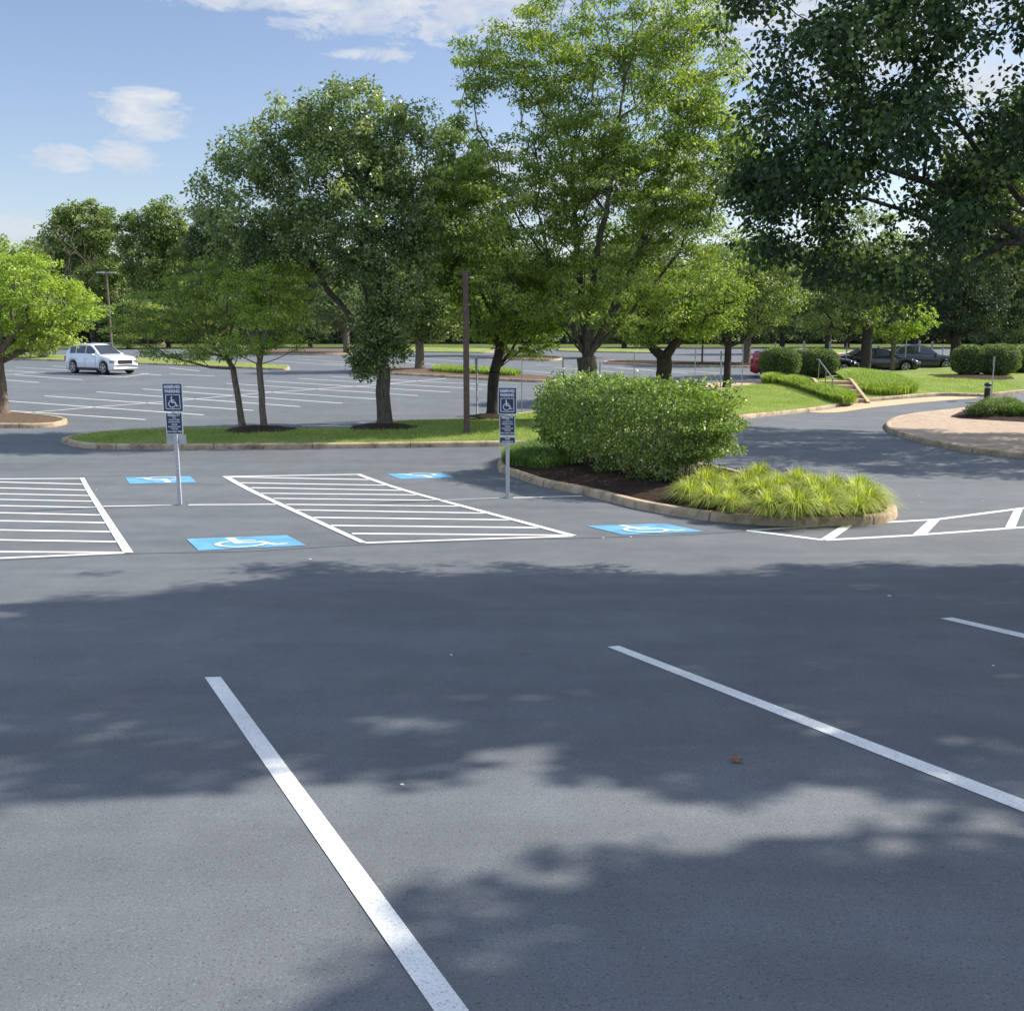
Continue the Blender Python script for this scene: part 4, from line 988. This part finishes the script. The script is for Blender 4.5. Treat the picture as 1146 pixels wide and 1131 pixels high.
# ------------------------------------------------------------------ cars
def car(name,label,loc,rz,L,W,H,paint,kind):
    root=empty(name,loc,rz,label,'car')
    h=L/2; wr=.345 if kind=='suv' else .325; xf=h*.64; xr=-h*.60; gc=.20 if kind=='suv' else .16
    if kind=='suv':
        wr=.37
        belt=[(-h,.60),(-h*.985,.95),(-h*.95,1.08),(-h*.4,1.09),(h*.30,1.07),(h*.42,1.10),(h*.66,1.06),(h*.86,.98),(h*.96,.80),(h,.52)]
        roof=[(-h*.955,1.09),(-h*.90,1.36),(-h*.78,H*.93),(-h*.55,H*.985),(-h*.25,H),(h*.00,H*.985),(h*.10,H*.95),(h*.45,1.10)]
    else:
        belt=[(-h,.62),(-h*.985,.92),(-h*.90,1.0),(-h*.5,.98),(h*.3,.92),(h*.46,.93),(h*.82,.80),(h*.95,.68),(h,.48)]
        roof=[(-h*.76,.99),(-h*.5,H*.93),(-h*.30,H*.99),(-h*.08,H),(h*.10,H*.965),(h*.18,H*.92),(h*.46,.93)]
    bx_,bz=zip(*belt); rx,rz_=zip(*roof)
    def zbot(x):
        z=gc+ (.12*max(0,(abs(x)-h*.88)/(h*.12)))
        for xc in(xf,xr):
            d=abs(x-xc); ra=wr+.055
            if d<ra: z=max(z,wr+math.sqrt(ra*ra-d*d)*.98)
        return z
    st=sorted(set([round(v,4) for v in np.linspace(-h,h,44)]+[round(xc+(wr+.055)*math.cos(t),4) for xc in(xf,xr) for t in np.linspace(0,PI,13)]+[round(xc+s*(wr+.058),4) for xc in(xf,xr) for s in(-1,1)]))
    mb=MB(); rings=[]
    for x in st:
        zt=float(np.interp(x,bx_,bz)); zb=min(zbot(x),zt-.06); e=1-.13*max(0,(abs(x)-h*.72)/(h*.28))**2
        w=W/2*e; mz=(zb+zt)/2
        ring=[(x,0,zb),(x,w*.94,zb),(x,w*.985,zb+(zt-zb)*.12),(x,w,zb+(zt-zb)*.5),(x,w*.985,zb+(zt-zb)*.78),(x,w*.93,zt-.03),(x,w*.84,zt),(x,w*.45,zt+.02),(x,0,zt+.028)]
        ring+=[(x,-y,z) for _,y,z in reversed(ring[1:-1])]; rings.append(ring)
    n=len(rings[0]); vs=[v for r in rings for v in r]; fs=[]
    for i in range(len(rings)-1):
        for j in range(n): a=i*n+j; b2=i*n+(j+1)%n; fs.append((a,b2,b2+n,a+n))
    fs+=[tuple(range(n)),tuple(reversed(range((len(rings)-1)*n,len(rings)*n)))]
    mb.add(vs,fs)
    # cabin
    cs=sorted(set([round(v,4) for v in np.linspace(roof[0][0],roof[-1][0],26)]+[round(v,4) for v in rx])); rings=[]
    def cab(x):
        zt=float(np.interp(x,rx,rz_)); zb=float(np.interp(x,bx_,bz))-.02; f=max(0,min(1,(zt-zb)/(H-1.0 if kind=='suv' else H-.93))); wb=W/2*.86; wt=wb-(W*.10)*f
        return zb,zt,wb,wt
    for x in cs:
        zb,zt,wb,wt=cab(x); ring=[(x,wb,zb),(x,wt+(wb-wt)*.12,zb+(zt-zb)*.88),(x,wt*.9,zt-.01),(x,wt*.4,zt+.012),(x,0,zt+.015)]
        ring+=[(x,-y,z) for _,y,z in reversed(ring[:-1])]; rings.append(ring)
    n=len(rings[0]); vs=[v for r in rings for v in r]; fs=[]
    for i in range(len(rings)-1):
        for j in range(n-1): a=i*n+j; fs.append((a,a+1,a+1+n,a+n))
    fs+=[tuple(range(n)),tuple(reversed(range((len(rings)-1)*n,len(rings)*n)))]; mb.add(vs,fs)
    body=mb.build('body',[paint],root,True)
    md=body.modifiers.new('w','WELD'); md.merge_threshold=.002
    # underbody
    u=MB(); u.box((0,0,gc+.16),(L*.9,W*.62,.22)); u.box(((xf+xr)/2,0,gc+.1),((xf-xr)-2*wr-.2,W*.96,.10)); u.build('underbody',[M['black']],root)
    # side glass following the cabin
    def sideglass(x0,x1,s,name='side_window'):
        m=MB(); xs_=np.linspace(x0,x1,8); lo=[];hi=[]
        for x in xs_:
            zb,zt,wb,wt=cab(x); a0=.16 if kind=='suv' else .2; a1=.84
            if (zt-zb)<.12: a0=.4;a1=.6
            def pt(a): yy=wb+(wt+(wb-wt)*.12-wb)*(a/.88); return (x,s*(yy+.006),zb+(zt-zb)*a)
            lo.append(pt(a0)); hi.append(pt(a1))
        k=len(xs_); m.add(lo+hi,[(i,i+1,k+i+1,k+i) if s<0 else (i,k+i,k+i+1,i+1) for i in range(k-1)]); m.build(name,[M['glass']],root)
    spans=([(-h*.78,-h*.54),(-h*.51,-h*.14),(-h*.11,h*.26)] if kind=='suv' else [(-h*.52,-h*.14),(-h*.10,h*.30)])
    for s in(-1,1):
        for a,b3 in spans: sideglass(a,b3,s)
    def xglass(x0,x1,name,off):
        m=MB(); vs=[];k=5
        for x in np.linspace(x0,x1,k):
            zb,zt,wb,wt=cab(x); 
            for yy in(-1,-.45,0,.45,1): vs.append((x+off[0],yy*wt*.86,zt+(.004 if abs(yy)==1 else .014)+off[1]))
        m.add(vs,[(i*5+j,i*5+j+1,(i+1)*5+j+1,(i+1)*5+j) for i in range(k-1) for j in range(4)]); m.build(name,[M['glass']],root,True)
    if kind=='suv': xglass(h*.11,h*.43,'windscreen',(.012,.012)); xglass(-h*.945,-h*.80,'rear_window',(-.015,.01))
    else: xglass(h*.20,h*.44,'windscreen',(.012,.012)); xglass(-h*.73,-h*.5,'rear_window',(-.012,.012))
    for xc in(xf,xr):
        for s in(-1,1):
            y=s*(W/2-.11); t=MB(); t.cyl((xc,y-s*.11,wr),(xc,y+s*.085,wr),wr,n=28); t.cyl((xc,y+s*.085,wr),(xc,y+s*.105,wr),wr,wr*.93,n=28); tyre=t.build('wheel',[M['rubber']],root)
            r=MB(); r.cyl((xc,y+s*.07,wr),(xc,y+s*.112,wr),wr*.68,wr*.66,n=24,m=1)
            for q in range(5):
                a=2*PI*q/5+.3; c=Vector((xc+math.cos(a)*wr*.34,y+s*.118,wr+math.sin(a)*wr*.34)); r.box(c,(wr*.62,.02,wr*.17),0,Matrix.Rotation(-a,3,'Y'))
            r.cyl((xc,y+s*.10,wr),(xc,y+s*.132,wr),wr*.16,n=12,m=0)
            ring=[(xc+math.cos(a)*k*wr,y+s*.122,wr+math.sin(a)*k*wr) for k in(.60,.70) for a in[2*PI*i/24 for i in range(24)]]
            r.add(ring,[(i,(i+1)%24,24+(i+1)%24,24+i) for i in range(24)],0)
            r.build('rim',[M['rim'],M['black']],tyre)
    for s in(-1,1):
        zf=float(np.interp(h*.93,bx_,bz)); m=MB(); m.box((h*.92,s*W*.37,zf-.12),(.30,.38,.16),0,Matrix.Rotation(-s*.38,3,'Z')); m.build('headlight',[M['lamp']],root,bevel=.03)
        m=MB(); m.box((-h*.955,s*W*.40,.86),(.16,.24,.18 if kind!='suv' else .26),0,Matrix.Rotation(s*.3,3,'Z')); m.build('tail_light',[M['tail']],root,bevel=.03)
        m=MB(); zm=1.02 if kind=='suv' else .96; m.box((h*(.29 if kind=='suv' else .36),s*(W/2+.02),zm+(.08 if kind=='suv' else 0)),(.12,.18,.12)); m.build('mirror',[paint],root,bevel=.03)
    if kind=='suv':
        for s in(-1,1): m=MB(); m.box(((xf+xr)/2,s*(W/2-.02),gc+.09),((xf-xr)-2*wr-.16,.07,.16)); m.build('sill_cladding',[M['black']],root,bevel=.02)
    m=MB(); m.box((h*.985,0,.70 if kind=='suv' else .62),(.06,W*.50,.24 if kind=='suv' else .17)); m.box((h*.965,0,.36),(.10,W*.62,.12)); m.build('grille',[M['black']],root,bevel=.02)
    for s in(-1,1):
        for x in((-h*.5,-h*.08,h*.36) if kind=='suv' else (-h*.46,-h*.12,h*.34)):
            m=MB(); m.box((x,s*(W/2+.0005),.66),(.012,.006,.50)); m.build('door_seam',[M['black']],root)
    for s in(-1,1):
        for x in(-h*.40,h*.0): m=MB(); m.box((x,s*(W/2+.008),.86),(.17,.025,.03)); m.build('door_handle',[paint],root)
    m=MB(); m.box((-h*.995,0,.60),(.02,.34,.12)); m.build('licence_plate',[M['signwhite']],root)
    if kind=='suv':
        for s in(-1,1): m=MB(); m.box((-h*.25,s*W*.33,H+.015),(h*.95,.03,.03)); m.build('roof_rail',[M['alu']],root)
    return root
def place_car(px,py,*a,**k):
    p=P(px,py); return car(a[0],a[1],(p[0],p[1],p[2]+.01),*a[2:],**k)
place_car(114,417.8,'parked_suv','white sport utility car parked alone in the far lot',R_(-33),4.65,1.85,1.72,M['pwhite'],'suv')
place_car(981,416,'parked_sedan','black sedan parked side-on behind the lawn tree',R_(-9),4.6,1.8,1.44,M['pblack'],'sedan')
place_car(1027,413.5,'parked_car','dark car parked beyond the black sedan with its nose to the right',R_(-16),4.8,1.85,1.55,M['pgrey'],'sedan')
place_car(884,422,'parked_car','red car half hidden behind the round hedges',R_(-14),4.3,1.8,1.5,M['pred'],'suv')
place_car(914,418,'parked_car','black car whose nose shows between the hedge and the sedan',R_(-12),4.4,1.8,1.42,M['pblack'],'sedan')
# ------------------------------------------------------------------ litter
p=P(822,853); rg=np.random.default_rng(3); root=None
vs=[(0,0,0),(.02,.012,.012),(.045,.004,.006),(.03,-.014,.02),(.008,-.022,.004),(-.018,-.01,.016),(-.022,.012,.008),(-.004,.024,.02)]
mb=MB(); mb.add([(x,y,z+.008) for x,y,z in vs],[(0,i,i+1) for i in range(1,7)]+[(0,7,1)]); o=mb.build('fallen_leaf',M['leafbrown']); o.location=p; tag(o,'small curled brown leaf lying on the near asphalt','leaf')
for i,(px,py) in enumerate(((450,878),(505,733),(108,548),(130,475),(675,602),(706,601),(347,626),(1100,561),(1028,555),(1146*.97,745),(995,667),(1030,562))):
    p=P(px,py); s=.011 if py>700 else .018
    bm=bmesh.new(); bmesh.ops.create_icosphere(bm,subdivisions=1,radius=s)
    for v in bm.verts: v.co=Vector((v.co.x*rg.uniform(.7,1.4),v.co.y*rg.uniform(.7,1.2),v.co.z*.35))
    me=bpy.data.meshes.new('pebble'); bm.to_mesh(me); bm.free(); o=link('pebble',me,None,M['chip']); o.location=(p[0],p[1],p[2]+s*.3); tag(o,'tiny pale chip of debris on the asphalt','debris','pale chips scattered on the asphalt')
# ------------------------------------------------------------------ light
EL=math.radians(40); AZ=math.radians(17)
D=Vector((math.cos(EL)*math.cos(AZ),math.cos(EL)*math.sin(AZ),math.sin(EL)))
sun=bpy.data.lights.new('sun','SUN'); sun.energy=3.4; sun.angle=math.radians(.55); sun.color=(1,.93,.82)
so=bpy.data.objects.new('sun',sun); COL.objects.link(so); so.rotation_euler=D.to_track_quat('Z','Y').to_euler(); so.location=(30,0,30)
w=bpy.data.worlds.new('World'); sc.world=w; w.use_nodes=True; nt=w.node_tree; bg=nt.nodes['Background']
sky=N(nt,'ShaderNodeTexSky'); sky.sky_type='NISHITA'; sky.sun_disc=False; sky.sun_elevation=EL; sky.sun_rotation=math.radians(90)-AZ
sky.air_density=1.0; sky.dust_density=1.0; sky.ozone_density=1.0; sky.altitude=100
tc=N(nt,'ShaderNodeTexCoord'); gen=tc.outputs['Generated']
def blob(px,py,rx,ry):
    """soft patch of the sky dome round a direction"""
    d=ray(px,py); d=d/np.linalg.norm(d); az=math.atan2(d[0],d[1]); el=math.asin(d[2])
    sep=N(nt,'ShaderNodeSeparateXYZ'); nt.links.new(gen,sep.inputs[0])
    a=N(nt,'ShaderNodeMath',operation='ARCTAN2'); nt.links.new(sep.outputs[0],a.inputs[0]); nt.links.new(sep.outputs[1],a.inputs[1])
    e=N(nt,'ShaderNodeMath',operation='ARCSINE'); nt.links.new(sep.outputs[2],e.inputs[0])
    def nrm(s,c,r):
        m=N(nt,'ShaderNodeMath',operation='SUBTRACT'); nt.links.new(s.outputs[0],m.inputs[0]); m.inputs[1].default_value=c
        q=N(nt,'ShaderNodeMath',operation='DIVIDE'); nt.links.new(m.outputs[0],q.inputs[0]); q.inputs[1].default_value=r
        z=N(nt,'ShaderNodeMath',operation='POWER'); nt.links.new(q.outputs[0],z.inputs[0]); z.inputs[1].default_value=2; 
        return z
    x=nrm(a,az,rx/F); y=nrm(e,el,ry/F); s=N(nt,'ShaderNodeMath',operation='ADD'); nt.links.new(x.outputs[0],s.inputs[0]); nt.links.new(y.outputs[0],s.inputs[1])
    o=N(nt,'ShaderNodeMapRange'); nt.links.new(s.outputs[0],o.inputs['Value']); o.inputs['From Min'].default_value=1.6; o.inputs['From Max'].default_value=0; return o.outputs[0]
acc=None
for bb in((156,132,50,30),(142,175,40,18),(66,175,40,14),(160,106,40,9),(300,-2,160,16),(440,12,150,34),(540,5,120,44),(415,60,55,9),(20,255,40,16),(830,5,120,60),(1000,40,200,70),(1085,95,90,60),(640,200,300,40)):
    o=blob(*bb)
    if acc is None: acc=o
    else:
        m=N(nt,'ShaderNodeMath',operation='MAXIMUM'); nt.links.new(acc,m.inputs[0]); nt.links.new(o,m.inputs[1]); acc=m.outputs[0]
mp=N(nt,'ShaderNodeMapping'); mp.inputs['Scale'].default_value=(1,1,2.4); nt.links.new(gen,mp.inputs['Vector'])
cn=noise(nt,22,8,.66,mp.outputs[0],.5)
ad=N(nt,'ShaderNodeMath',operation='MULTIPLY_ADD'); nt.links.new(acc,ad.inputs[0]); ad.inputs[1].default_value=.42; nt.links.new(cn.outputs['Fac'],ad.inputs[2])
skc=mixc(nt,sky.outputs[0],(1.0,.955,1.0),1.0,'MULTIPLY')
cr=ramp(nt,[(.71,0.0),(.84,.62),(1.02,1.0)]); nt.links.new(ad.outputs[0],cr.inputs[0])
cn2=noise(nt,20,5,.6,mp.outputs[0]); shade=ramp(nt,[(.3,(3.6,4.0,4.7)),(.7,(4.9,5.05,5.3))]); nt.links.new(cn2.outputs['Fac'],shade.inputs[0])
hz=mixc(nt,skc,shade.outputs[0],cr.outputs[0])
# bluish broken cloud added overhead and behind, out of view, to fill the shade
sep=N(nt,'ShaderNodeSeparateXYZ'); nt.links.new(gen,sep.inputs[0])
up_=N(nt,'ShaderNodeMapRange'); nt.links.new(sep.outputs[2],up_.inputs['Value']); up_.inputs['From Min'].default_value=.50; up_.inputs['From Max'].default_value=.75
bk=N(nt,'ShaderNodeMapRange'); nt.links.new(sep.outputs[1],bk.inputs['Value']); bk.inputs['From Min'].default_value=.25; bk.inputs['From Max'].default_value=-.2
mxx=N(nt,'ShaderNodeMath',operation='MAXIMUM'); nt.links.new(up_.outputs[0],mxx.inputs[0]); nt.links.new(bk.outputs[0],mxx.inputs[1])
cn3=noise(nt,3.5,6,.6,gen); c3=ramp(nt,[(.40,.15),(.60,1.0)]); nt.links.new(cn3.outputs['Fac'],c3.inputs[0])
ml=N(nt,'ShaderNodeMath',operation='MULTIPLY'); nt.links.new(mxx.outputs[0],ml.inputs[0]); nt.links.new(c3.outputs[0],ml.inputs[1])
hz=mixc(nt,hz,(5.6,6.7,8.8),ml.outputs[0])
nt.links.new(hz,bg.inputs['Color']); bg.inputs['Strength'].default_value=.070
# ------------------------------------------------------------------ camera
cam=bpy.data.cameras.new('camera'); cam.lens=36*F/1146; cam.sensor_width=36; cam.sensor_fit='HORIZONTAL'; cam.clip_end=3000; cam.clip_start=.05
co=bpy.data.objects.new('camera',cam); COL.objects.link(co); co.location=(0,0,EYE); co.rotation_euler=(PI/2-PITCH,0,0); sc.camera=co
sc.view_settings.view_transform='Standard'; sc.view_settings.look='None'; sc.view_settings.exposure=1.25; sc.view_settings.gamma=1.0
sc.cycles.max_bounces=6; sc.cycles.diffuse_bounces=3; sc.cycles.transmission_bounces=4; sc.cycles.sample_clamp_indirect=6
